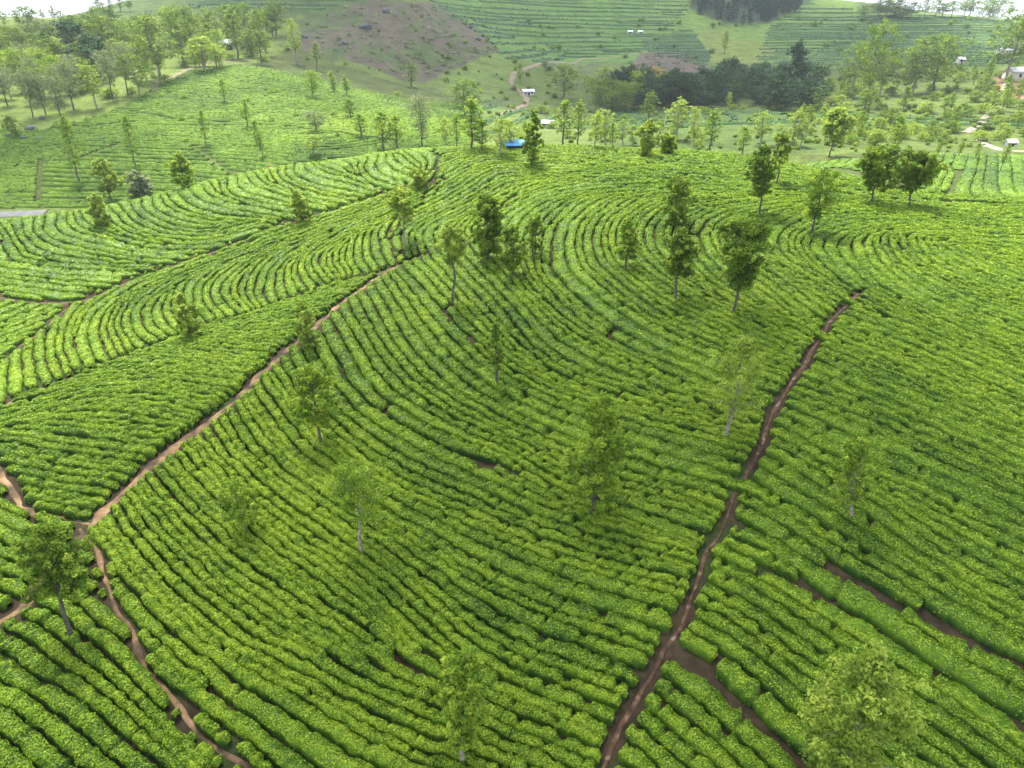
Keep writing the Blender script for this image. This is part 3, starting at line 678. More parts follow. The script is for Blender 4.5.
def hedge(pts, di, room=None):
    """one clipped row: lumpy body plus leaves; returns verts, quads, tone, smooth flags, screen weight"""
    d = np.r_[0, np.cumsum(np.hypot(*np.diff(pts, axis=0).T))]
    dist = np.hypot(pts[:, 0], pts[:, 1])
    lod = 5 if di == 8 else 8
    # variable step
    s = [0.0]
    while s[-1] < d[-1]:
        dd = np.interp(s[-1], d, dist); s.append(s[-1]+(min(.5, max(.13, dd*.0042)) if di < 8 else .8))
    s = np.array(s[:-1]+[d[-1]]) if len(s) > 2 else np.linspace(0, d[-1], 4)
    c = np.c_[np.interp(s, d, pts[:, 0]), np.interp(s, d, pts[:, 1])]
    dv = np.gradient(c, axis=0); dv /= np.linalg.norm(dv, axis=1)[:, None]+1e-9
    sd_ = np.c_[-dv[:, 1], dv[:, 0]]
    c = c+sd_*((vnoise(c[:, 0]*.7, c[:, 1]*.7, 2)-.5)*.22)[:, None]
    sp = np.array([spac(x, y, di) for x, y in c])
    ph = R.random()*50
    lump = vnoise(s/.55+ph, ph)                       # bushes along the row
    wv = (.86+.22*vnoise(s/.8+ph, 3.3)+.10*lump)
    if room is not None: wl, wr = wv*np.interp(s, d, room[:, 0]), wv*np.interp(s, d, room[:, 1])
    hv = (np.interp(d_c := np.hypot(c[:, 0], c[:, 1]), [40, 80], [.42, .34])+.16*lump+.12*(vnoise(s/3+ph, 8.1)-.3))
    gap = np.clip((vnoise(s/.9+ph, 21.7)+.015)/.09, .12, 1) # a bush missing here and there
    notch = np.clip((vnoise(s/.40+ph, 31.7)-.06)/.20, .45, 1)
    end = np.clip(np.minimum(s, d[-1]-s)/.25+.5, 0, 1)
    if di == 8: wl = wr = sp*.46*(.8+.3*vnoise(s/2+ph, 3.3)); hv = .34+.25*vnoise(s/1.5+ph, 9.3)
    if di == 2:
        f_ = .84+.4*vnoise(c[:, 0]*1.3, c[:, 1]*1.3, 7); wl = wl*f_; wr = wr*f_; hv *= .8+.5*vnoise(c[:, 0]*1.1, c[:, 1]*1.1, 5)
    f_ = end*np.sqrt(gap)*notch**.5; wl = wl*f_; wr = wr*f_; hv = hv*end*gap*notch
    gzc = ground(c[:, 0], c[:, 1])
    U, H_ = UU[lod], HH[lod]; k = len(U)
    B = np.empty((len(s), k, 3))
    W2 = np.where(U[None] > 0, wl[:, None], wr[:, None])*U[None]
    B[..., :2] = c[:, None]+sd_[:, None]*W2[..., None]
    sl = (ground(c[:, 0]+sd_[:, 0]*.5, c[:, 1]+sd_[:, 1]*.5)-gzc)*2
    B[..., 2] = gzc[:, None]+sl[:, None]*W2+H_[None]*hv[:, None]
    if True:
        x, y, z = B[..., 0], B[..., 1], B[..., 2]
        a = np.where(H_ > 0, .21, 0)[None]*np.clip(hv*2, 0, 1)[:, None]
        B[..., 2] += (vnoise(x*3.1, y*3.1, z*3)-.5)*a*1.5
        B[..., :2] += sd_[:, None]*((vnoise(x*3.1+40, y*3.1, z*3)-.5)*a)[..., None]
    bush = .13*(vnoise(s/.95+ph, 77.7)-.5)*2+.05*(vnoise(c[:, 0]*.16, c[:, 1]*.16, 4)-.5)*2-.28*(vnoise(s/.8+ph, 55.5) > .90)-(.07 if di == 2 else 0)+.05*(vnoise(c[:, 0]*.05, c[:, 1]*.05, 14)-.5)*2
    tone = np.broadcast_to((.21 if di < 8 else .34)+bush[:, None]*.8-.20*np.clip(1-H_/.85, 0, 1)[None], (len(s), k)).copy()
    if di < 8: tone += (vnoise(B[..., 0]*5, B[..., 1]*5, 3)-.5)*.24
    i = np.arange(len(s)-1)[:, None]*k+np.arange(k-1)[None]
    F = np.stack([i, i+k, i+k+1, i+1], -1).reshape(-1, 4)
    V = B.reshape(-1, 3); tone = tone.ravel(); sm = np.ones(len(F), bool)
    px, py = project(c[:, 0], c[:, 1], gzc)
    vis = (px > -60) & (px < 1084) & (py < 840) & (py > 0)
    ds = np.gradient(s)
    sc = FOC/np.maximum(dist_c := np.hypot(c[:, 0], c[:, 1]), 5)
    fr = (px > 0) & (px < 1024) & (py < 768)
    weight = float((ds*sc*sc*fr*np.where(c[:, 1] > 0, 1, 0)).sum())
    if True:
        den = np.interp(dist_c, [20, 40, 70, 110, 150, 260], [420, 290, 110, 36, 10, 5])*np.where(vis, 1, 0)*np.where(gap > .5, 1, .1)
        cum = np.r_[0, np.cumsum(den*ds)]; n = int(cum[-1])
        if n > 0:
            r = np.sort(R.random(n)*cum[-1]); ix = np.clip(np.searchsorted(cum, r)-1, 0, len(s)-1)
            u = R.uniform(0, k-1.001, n); u = np.where(R.random(n) < .90, 1.7+(u/(k-1))*(k-4.4), u)
            j = u.astype(int); f = u-j
            nxt = np.minimum(ix+1, len(s)-1); g = R.random(n)
            p0 = B[ix, j]*(1-f)[:, None]+B[ix, j+1]*f[:, None]; p1 = B[nxt, j]*(1-f)[:, None]+B[nxt, j+1]*f[:, None]
            P = p0*(1-g)[:, None]+p1*g[:, None]
            uu = U[j]*(1-f)+U[j+1]*f
            nr = np.c_[sd_[ix]*(uu*1.0)[:, None], np.clip(1.15-np.abs(uu), .1, 1)]+R.normal(size=(n, 3))*.42
            nr /= np.linalg.norm(nr, axis=1)[:, None]
            size = np.interp(dist_c[ix], [20, 40, 70, 110, 160, 260], [.095, .115, .165, .24, .32, .40])*R.uniform(.65, 1.3, n)
            P = P+nr*(R.random(n)*.03)[:, None]; P[:, 2] += R.random(n)*.05
            LV, LF = quads(P, nr, size)
            lt = .51+bush[ix]+R.normal(size=n)*.18+.06*(1-np.abs(uu))
            V = np.r_[V, LV]; F = np.r_[F, LF+len(tone)]; tone = np.r_[tone, np.repeat(lt, 4)]; sm = np.r_[sm, np.zeros(n, bool)]
    return V, F, np.clip(tone, 0, 1), sm, weight
def side_room(pts, me, di):
    """half widths to the left and right that leave only a thin gap to the neighbour"""
    d = np.gradient(pts, axis=0); d /= np.linalg.norm(d, axis=1)[:, None]+1e-9
    out = np.empty((len(pts), 2))
    for k, ((x, y), (tx, ty)) in enumerate(zip(pts, d)):
        sp = spac(x, y, di); best = [sp*1.30, sp*1.30]
        i, j = int(x//HC), int(y//HC)
        for a in (i-1, i, i+1):
            for b in (j-1, j, j+1):
                for (qx, qy, qr, ql) in hashg.get((a, b), ()):
                    if ql == me: continue
                    ex, ey = qx-x, qy-y; lat = -ex*ty+ey*tx; al = ex*tx+ey*ty
                    if abs(al) > .7: continue
                    n = 0 if lat > 0 else 1
                    w_ = abs(lat)*.5-.09 if ql > 0 else (abs(lat)-.13 if ql == -2 else abs(lat)-(qr-.19)-.03)
                    if w_ < best[n]: best[n] = w_
        out[k] = [min(max(v, .24), sp*.68) for v in best]
    k = np.ones(5)/5
    for n in (0, 1): out[:, n] = np.convolve(np.pad(out[:, n], 2, 'edge'), k, 'valid')
    return out
built = []
for ri, (di, pts) in enumerate(rows):
    if len(pts) >= 2: built.append((di, pts, hedge(pts, di, side_room(pts, ri+1, di) if di < 8 else None)))
print('hedges %.1f' % (time.time()-T0), sum(len(b[2][0]) for b in built))
q2 = PATHS['P2'][0]
def field_label(di, pts):
    x, y = pts[len(pts)//2]
    if di == 1:
        e = np.interp(y, q2[::-1, 1] if q2[0, 1] > q2[-1, 1] else q2[:, 1], q2[::-1, 0] if q2[0, 1] > q2[-1, 1] else q2[:, 0])
        if y > q2[:, 1].max()+6: return 'pale tea hedge row curving over the bright crest above both paths', 'tea rows on the crest'
        if x < e:
            if y > 48: return 'curved tea hedge row on the upper part of the slope between the two paths', 'tea rows on the upper slope between the paths'
            return 'clipped tea hedge row on the near slope between pale path and dark stony path', 'tea rows between the two paths'
        if y > 45: return 'tea hedge row on the upper slope right of the dark stony path', 'tea rows on the upper right slope'
        return 'clipped tea hedge row on the near slope right of the dark stony path', 'tea rows right of the dark path'
    return {2: ('scruffy tea hedge row in the wedge field left of the pale path', 'tea rows in the wedge field'),
            3: ('tea hedge row in the small strip field at the left edge', 'tea rows in the left strip'),
            4: ('short curved tea hedge row bending down beside the wedge field on the left', 'curved tea rows on the left'),
            5: ('tea hedge row on the upper left field above the dark earth track', 'tea rows on the upper left field'),
            6: ('clipped tea hedge row below the path fork in the lower left corner', 'tea rows below the path fork'),
            7: ('yellow green tea hedge row in the field behind the right crest', 'tea rows behind the right crest')}[di]
order = sorted([b for b in built if b[0] < 8], key=lambda b: -b[2][4])
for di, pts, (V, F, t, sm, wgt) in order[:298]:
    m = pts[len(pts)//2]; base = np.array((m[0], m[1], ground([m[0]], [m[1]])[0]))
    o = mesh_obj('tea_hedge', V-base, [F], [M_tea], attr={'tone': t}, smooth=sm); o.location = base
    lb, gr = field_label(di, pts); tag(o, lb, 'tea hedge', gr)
def merged(bs, name, mat, label):
    off = 0; Vs, Fs, Ts, Ss = [], [], [], []
    for di, pts, (V, F, t, sm, wgt) in bs:
        Vs.append(V); Fs.append(F+off); Ts.append(t); Ss.append(sm); off += len(V)
    o = mesh_obj(name, np.concatenate(Vs), [np.concatenate(Fs)], [mat], attr={'tone': np.concatenate(Ts)}, smooth=np.concatenate(Ss))
    return tag(o, label, 'tea hedges', kind='stuff')
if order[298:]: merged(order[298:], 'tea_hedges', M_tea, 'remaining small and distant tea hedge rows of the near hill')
merged([b for b in built if b[0] == 8], 'hillside_tea', M_tea_far, 'fine contour rows of tea covering the hillside behind on the left')
# far terraces: contour hedges and drains on the hills beyond the valley
FG = 4.0; fx0, fy0 = -420, 118
fX, fY = np.meshgrid(np.arange(fx0, 480, FG), np.arange(fy0, 780, FG)); fZ = ground(fX, fY).reshape(fX.shape)
fgy, fgx = np.gradient(fZ, FG); fpx, fpy = project(fX, fY, fZ)
FAR = [[(430,0),(520,-20),(700,-10),(655,52),(640,52),(540,62),(505,60),(497,46)],[(760,60),(770,30),(800,2),(860,10),(1040,24),(1040,62),(900,70),(820,72)],[(640,40),(690,28),(712,58),(700,66),(650,50)],
       [(180,8),(320,10),(360,-4),(250,-10)],[(470,150),(470,100),(530,112),(600,128),(600,150)],[(600,150),(620,110),(820,112),(1040,120),(1040,150)]]
fd = np.zeros(fX.shape, bool)
for pl in FAR: fd |= in_poly(fpx, fpy, pl)
occ = {}
def fclear(x, y, r, me):
    i, j = int(x//8), int(y//8)
    for a in (i-1, i, i+1):
        for b in (j-1, j, j+1):
            for qx, qy, ql in occ.get((a, b), ()):
                if ql != me and (qx-x)**2+(qy-y)**2 < r*r: return False
    return True
def dom_at(x, y):
    i, j = int((y-GY0)/GS+.5), int((x-GX0)/GS+.5)
    return int(dom[i, j]) if 0 <= i < gny and 0 <= j < gnx else 0
fl = []
cand = np.argwhere(fd).tolist(); rnd.shuffle(cand)
for a, b in cand:
    x, y = fx0+b*FG, fy0+a*FG; sp = 4.5+5*rnd.random()
    if not fclear(x, y, sp, 0): continue
    if y < 262*1.0 and dom_at(x, y) == 8: sp = 9+7*rnd.random()
    elif y < 225: continue
    me = len(fl)+1; pts = [(x, y)]
    for sg in (1, -1):
        cx, cy = x, y; seg = []; lx = ly = None
        for _ in range(70):
            i, j = int((cy-fy0)/FG+.5), int((cx-fx0)/FG+.5)
            if not (0 <= i < fd.shape[0] and 0 <= j < fd.shape[1]) or not fd[i, j]: break
            gx2, gy2 = fgx[i, j], fgy[i, j]; n2 = math.hypot(gx2, gy2)+1e-9; dx, dy = -gy2/n2, gx2/n2
            if lx is None: dx, dy = dx*sg, dy*sg
            elif dx*lx+dy*ly < 0: dx, dy = -dx, -dy
            if lx is not None: dx, dy = .5*dx+.5*lx, .5*dy+.5*ly
            lx, ly = dx, dy; cx += dx*2.5; cy += dy*2.5
            if not fclear(cx, cy, sp*.6, me): break
            seg.append((cx, cy))
        pts = pts+seg if sg == 1 else seg[::-1]+pts
    if len(pts) < 5: continue
    fl.append(pts)
    for x, y in pts: occ.setdefault((int(x//8), int(y//8)), []).append((x, y, me))
Vs, Fs, Ts, off = [], [], [], 0
for pts in fl:
    p = np.array(pts); d = np.gradient(p, axis=0); d /= np.linalg.norm(d, axis=1)[:, None]+1e-9; nn = np.c_[-d[:, 1], d[:, 0]]
    hh = .3+.55*vnoise(p[:, 0]*.25, p[:, 1]*.25, 3); ww = (.7+.9*vnoise(p[:, 0]*.2, p[:, 1]*.2, 9))
    B = []
    for u, hz in ((-1.1, -.2), (-.7, .8), (0, 1), (.7, .8), (1.1, -.2)):
        c = p+nn*(u*ww)[:, None]; B.append(np.c_[c, ground(c[:, 0], c[:, 1])+hz*hh])
    B = np.stack(B, 1); n, k = B.shape[:2]; i = np.arange(n-1)[:, None]*k+np.arange(k-1)[None]
    Vs.append(B.reshape(-1, 3)); Fs.append(np.stack([i, i+k, i+k+1, i+1], -1).reshape(-1, 4)+off); off += n*k
    Ts.append(np.full(n*k, .25+.3*rnd.random()))
    m = int(len(p)*2.5*3)
    s_ = R.random(m)*(len(p)-1); a = s_.astype(int); f = (s_-a)[:, None]; P = p[a]*(1-f)+p[np.minimum(a+1, len(p)-1)]*f
    P = np.c_[P+R.normal(size=(m, 2))*.7, ground(P[:, 0], P[:, 1])+R.random(m)*.8]
    LV, LF = quads(P, np.array([0, 0, 1.])+R.normal(size=(m, 3))*.5, R.uniform(.5, 1.1, m))
    Vs.append(LV); Fs.append(LF+off); off += len(LV); Ts.append(np.repeat(np.clip(.3+R.normal(size=m)*.18, 0, 1), 4))
o = mesh_obj('terrace_hedges', np.concatenate(Vs), [np.concatenate(Fs)], [M_terrace], attr={'tone': np.concatenate(Ts)}, smooth=True)
tag(o, 'dark contour hedges lining the far terraced tea hills', 'terrace hedges', kind='stuff')
print('tea linked %.1f' % (time.time()-T0))

# ------------------------------------------------------------------ trees
def prof(shape, t):
    if shape == 'column': return np.clip(np.minimum(t*5+.35, (1-t)*2.2+.12), 0, 1)
    if shape == 'cone':   return np.clip(np.minimum(t*5+.3, (1-t)*1.15+.06), 0, 1)
    if shape == 'umbrella': return np.clip(np.minimum(t*1.3+.25, np.sqrt(np.clip(1-t, 0, 1))*1.7+.1), 0, 1)
    return np.sqrt(np.clip(1-(2*t-.92)**2*.92, .04, 1))
def tree_geo(H, rad, cb, n, leaf, shape='oval', lean=(0, 0), fork=False, open_=.5, seed=0, droop=.25, tr=.014):
    """trunk with limbs, and a crown of many small leaves set in sprays round the limb ends"""
    g = np.random.default_rng(seed)
    lean = np.array([lean[0], lean[1]])
    tt = np.linspace(0, 1, 9)
    wob = np.cumsum(g.normal(size=(9, 2))*.010*H, axis=0); wob -= wob[0]
    ax = np.c_[lean[0]*tt**1.3+wob[:, 0], lean[1]*tt**1.3+wob[:, 1], tt*H*.93]
    r0 = tr*H+.03
    mb = MB(); mb.tube(np.r_[[[0, 0, -.3]], ax], np.r_[r0*1.25, r0*(1-.82*tt)], 7)
    def axis(t): return np.array([np.interp(t, tt, ax[:, i]) for i in range(3)])
    nl = int(13+H*2.0); C_, CR, CT = [], [], []
    az = g.uniform(0, 6.28)
    for i in range(nl):
        t = (i+.5)/nl; hh = cb+(1-cb)*(t*.97)
        az += 2.4+g.normal()*.35
        if g.random() < .10: continue
        L = rad*float(prof(shape, np.array(t)))*g.uniform(.62, 1.12)
        b = axis(min(hh, .99)); up = g.uniform(.15, .55)*L
        d = np.array([math.cos(az), math.sin(az), 0])
        p1 = b+d*L*.5+np.array([0, 0, up*.6]); p2 = b+d*L+np.array([0, 0, up-droop*L*.3])
        br = max(.012, r0*.30*(1.1-t))
        mb.tube([b-np.array([0, 0, L*.15]), p1, p2], [br, br*.7, br*.3], 4)
        for f in (.38, .62, .82, 1.0):
            c = b+(p2-b)*f; c[2] += up*.2*math.sin(f*3.1)
            for _ in range(2):
                o = g.normal(size=3)*rad*.13
                C_.append(c+o); CR.append(rad*(.10+.09*g.random())*(1.1-.25*f)); CT.append(g.normal()*.20+.06*(f-.6))
    for t in np.linspace(.82, 1.0, 4):
        C_.append(axis(t)+np.array([*g.normal(size=2)*rad*.08, H*.05*(t-.8)*5])); CR.append(rad*.16); CT.append(.06)
    if fork:
        b = axis(.42); p = b+np.array([rad*.5, 0, H*.16]); mb.tube([b, b+(p-b)*.5+np.array([.1, 0, 0]), p], [r0*.55, r0*.4, r0*.25], 5)
    C_ = np.array(C_); CR = np.array(CR); CT = np.array(CT)
    keep = g.random(len(C_)) > .04+open_*.40; C_, CR, CT = C_[keep], CR[keep], CT[keep]
    wgt = CR**2; k = g.choice(len(C_), n, p=wgt/wgt.sum())
    v = g.normal(size=(n, 3)); v /= np.linalg.norm(v, axis=1)[:, None]
    P = C_[k]+v*(CR[k]*g.random(n)**.40*1.3)[:, None]*np.array([1, 1, .75])
    nr = v*.6+np.array([0, 0, .55])+g.normal(size=(n, 3))*.5; nr /= np.linalg.norm(nr, axis=1)[:, None]
    global R
    keepR = R; R = g
    V, F = quads(P, nr, leaf*g.uniform(.6, 1.35, n), .55)
    R = keepR
    tone = np.clip(np.repeat(.5+CT[k]+g.normal(size=n)*.13, 4), 0, 1)
    return mb, V, F, tone
def plant_tree(name, loc, geo, lmat, bmat, label, cat='tree', group=None, rz=0.0):
    mb, V, F, tone = geo
    root = empty(name, loc, rz); tag(root, label, cat, group)
    mb.build('trunk', bmat, root, smooth=True)
    mesh_obj('crown', V, [F], [M_tree[lmat]], root, attr={'tone': tone})
    return root
def copy_tree(src, loc, scale, rz, label, group=None, cat=None):
    r = src.copy(); C.objects.link(r); r.location = [float(c) for c in loc]; r.scale = scale; r.rotation_euler = (0, 0, rz)
    r['label'] = label
    if group: r['group'] = group
    elif 'group' in r: del r['group']
    if cat: r['category'] = cat
    for ch in src.children:
        c = ch.copy(); C.objects.link(c); c.parent = r
    return r
def size_at(p, py_top, wpx):
    """height and crown radius in metres of something standing at p that reaches pixel row py_top"""
    top = CAMZ+slope_of(py_top)*p[1]
    depth = p[1]*cp-(.5*(p[2]+top)-CAMZ)*sp_
    return top-p[2], wpx/FOC*depth*.5

# every shade tree of the near hill: base x, base y, top y, crown width, crown base, leaves, leaf tone, bark, shape, lean x px, openness, label
NEAR = [
 (72,641,526,58,.42,7000,'dark','d','oval',0,.30,'dense dark tree with bare leaning trunk below the path fork, lower left'),
 (361,557,463,66,.50,2800,'mid','p','oval',0,.75,'thin crowned tree on pale bare trunk beside a darker denser tree'),
 (321,448,362,44,.30,5200,'mid','d','oval',0,.25,'dense rounded bright green tree just right of the pale path'),
 (247,535,477,38,.18,1500,'mid','p','oval',0,.8,'faint small see-through tree on the lower left tea slope'),
 (463,766,640,56,.20,7600,'mid','p','oval',0,.40,'young tree with pale trunk cut by the bottom edge, near centre'),
 (590,520,387,56,.06,12000,'mid','d','column',0,.45,'tall feathery column shaped tree in the middle of the slope'),
 (725,440,322,46,.28,3600,'light','p','column',0,.75,'tall pale feathery tree standing just left of the dark path'),
 (850,524,430,46,.25,2400,'mid','p','oval',-.15,.80,'sparse small tree with whitish trunk right of the dark path'),
 (822,835,652,104,.30,9000,'light','p','oval',0,.45,'large pale green treetop cut off by the bottom edge, right'),
 (733,316,216,58,.34,6500,'dark','d','umbrella',.06,.35,'broad dark tree with slanting forked trunk above the dark path'),
 (674,303,226,36,.40,4200,'dark','d','oval',0,.25,'compact dark green tree on straight trunk with a second tree behind'),
 (625,272,214,30,.24,3000,'mid','d','cone',0,.40,'pointed mid green tree with crown reaching low, on the curved rows'),
 (676,228,174,34,.10,3200,'dark','d','oval',0,.55,'double lobed dark tree directly behind the compact dark tree'),
 (453,308,221,28,.56,2200,'light','d','oval',0,.50,'slender tree with long thin bare trunk and small light crown'),
 (488,264,192,36,.14,5200,'dark','d','oval',0,.20,'dense dark egg shaped tree at the right of the long thin trunk'),
 (514,280,224,26,.20,2400,'dark','d','column',0,.45,'narrow dark tree in the trio on the curved rows, middle one'),
 (535,258,211,20,.25,1300,'mid','d','column',0,.60,'thin light tree at the right of the narrow dark tree'),
 (498,388,318,18,.30,800,'dark','d','oval',0,.85,'almost bare spindly tree alone on the central rows'),
 (405,247,183,30,.50,1600,'light','p','oval',0,.60,'light sparse tree on thin trunk above the upper end of the path'),
 (301,222,189,17,.06,1300,'light','d','column',0,.35,'small light column tree beside the dark earth track'),
 (420,190,171,17,.20,800,'light','d','oval',0,.45,'small pale bushy tree near the end of the earth track'),
 (191,340,291,28,.05,2200,'light','d','oval',0,.35,'bright green bushy tree at the edge of the wedge field'),
 (310,350,298,27,.05,2000,'light','d','oval',0,.45,'bright bushy sapling standing on the edge of the pale path'),
 (101,228,192,17,.05,1400,'light','d','column',0,.35,'light column tree on the upper left field near the valley road'),
 (759,217,144,36,.38,2600,'dark','d','umbrella',0,.45,'dark tree with long slanting trunk on the right part of the crest'),
 (811,235,163,40,.30,2000,'mid','d','umbrella',.25,.60,'strongly leaning tree with two small crowns on the right crest'),
 (870,205,144,44,.34,4600,'dark','d','umbrella',0,.20,'dense dark round tree on the right crest, left of a twin'),
 (908,208,150,43,.36,4600,'dark','d','umbrella',0,.20,'dense dark round tree on the right crest, right of its twin'),
 (892,190,164,16,.25,500,'mid','d','column',0,.70,'faint sapling standing between the two dark round trees'),
 (533,167,109,19,.12,2200,'mid','d','column',0,.40,'slim column tree on the crest beside the blue roof'),
 (143,199,171,23,.05,1600,'brown','d','oval',0,.15,'low dark brownish bush on the left crest'),
 (185,190,150,20,.12,1500,'mid','d','column',0,.35,'mid green slim tree at the left crest right of the brownish bush'),
 (112,202,157,26,.25,1300,'light','d','oval',0,.55,'pale thin tree behind the left crest next to the brownish bush'),
 (646,158,118,20,.14,1500,'light','d','oval',0,.30,'pale rounded tree on the crest line right of centre'),
 (667,156,133,17,.12,1200,'mid','d','oval',0,.30,'small round tree on the crest beside a pale rounded one'),
 (829,157,106,30,.42,1800,'light','d','oval',0,.45,'pale tree on thin trunk standing behind the right crest'),
 (776,186,128,22,.45,1100,'light','d','oval',0,.60,'pale leaning tree behind the dark slanting tree on the crest'),
]
for i, (bx, by, ty, wp, cb, n, lm, bk, sh, ln, op, lb) in enumerate(NEAR):
    if by > 768:
        p = at(bx, by)
    else: p = at(bx, by)
    H, rd = size_at(p, ty, wp)
    px_m = FOC/np.hypot(p[1], CAMZ-p[2])
    leaf = max(.15, 2.3/px_m)*(1.12 if op < .5 else 1.0)
    geo = tree_geo(H*.97, rd*(1.12 if sh == 'column' else 1.02), cb, int(n*1.25+1600), leaf*1.1, sh, (ln*H*.35, 0), fork=(i == 9), open_=min(op, .5)*.4, seed=100+i)
    plant_tree('shade_tree', p, geo, lm, M_bark_pale if bk == 'p' else M_bark, lb)

# kinds of trees farther off: one of each is built, the rest are copies
PROTO = {}
def proto(kind, geo, lm, bark, name, cat):
    PROTO[kind] = (geo, lm, bark, name, cat)
for v in range(3):
    proto(('slim', v), tree_geo(10, 1.9, .28, 1500, .36, 'column', open_=.45, seed=200+v), 'mid', M_bark, 'slim_tree', 'tree')
    proto(('slimlight', v), tree_geo(10, 2.1, .30, 1300, .36, 'oval', open_=.45, seed=210+v), 'light', M_bark_pale, 'slim_tree', 'tree')
    proto(('round', v), tree_geo(10, 4.2, .25, 2600, .40, 'oval', open_=.25, seed=220+v), 'mid', M_bark, 'broad_tree', 'tree')
    proto(('dark', v), tree_geo(10, 3.6, .12, 2400, .42, 'oval', open_=.15, seed=230+v), 'forest', M_bark, 'broad_tree', 'tree')
    proto(('brown', v), tree_geo(10, 3.8, .35, 2000, .36, 'umbrella', open_=.40, seed=240+v), 'brown', M_bark, 'umbrella_tree', 'tree')
    proto(('euca', v), tree_geo(10, 3.0, .28, 2300, .34, 'oval', open_=.55, seed=250+v), 'dark', M_bark_pale, 'tall_tree', 'tree')
    proto(('grey', v), tree_geo(10, 3.2, .22, 2300, .36, 'oval', open_=.40, seed=260+v), 'dark', M_bark, 'tall_tree', 'tree')
    proto(('pine', v), tree_geo(10, 1.9, .15, 1300, .42, 'cone', open_=.2, seed=270+v), 'forest', M_bark, 'conifer', 'tree')
    proto(('shrub', v), tree_geo(10, 6.5, .04, 1100, 1.0, 'oval', open_=.2, seed=280+v), 'mid', M_bark, 'shrub', 'shrub')
    proto(('dshrub', v), tree_geo(10, 6.5, .04, 1100, 1.0, 'oval', open_=.2, seed=290+v), 'dark', M_bark, 'shrub', 'shrub')
    proto(('lshrub', v), tree_geo(10, 6.5, .04, 1100, 1.0, 'oval', open_=.2, seed=295+v), 'light', M_bark, 'shrub', 'shrub')
for v in range(3): proto(('cone', v), tree_geo(10, 3.4, .10, 3200, .40, 'cone', open_=.1, seed=310+v), 'forest', M_bark, 'conifer', 'tree')
proto(('orange', 0), tree_geo(10, 4.6, .2, 2200, .45, 'oval', open_=.2, seed=299), 'orange', M_bark, 'broad_tree', 'tree')
FIRST = {}; PR = {'slim': 1.9, 'slimlight': 2.1, 'round': 4.2, 'dark': 3.6, 'brown': 3.8, 'euca': 3.0, 'grey': 3.2, 'pine': 1.9, 'shrub': 6.5, 'dshrub': 6.5, 'lshrub': 6.5, 'orange': 4.6, 'cone': 3.4}
def stand(kind, p, H, rad, label, group=None):
    v = 0 if kind == 'orange' else rnd.randrange(3); key = (kind, v)
    geo, lm, bark, name, cat = PROTO[key]
    sc = (rad/PR[kind]*1.2, rad/PR[kind]*1.2, H/10)
    if key not in FIRST:
        o = plant_tree(name, p, geo, lm, bark, label, cat, group); o.scale = sc; o.rotation_euler.z = rnd.uniform(0, 6.28); FIRST[key] = o; return o
    return copy_tree(FIRST[key], p, sc, rnd.uniform(0, 6.28), label, group)
def stand_px(kind, bx, by, ty, wp, label, group=None, D=None):
    p = at(bx, by) if D is None else at_D(bx, by, D)
    H, rd = size_at(p, ty, wp)
    return stand(kind, p, max(H, .8), max(rd, .3), label, group)

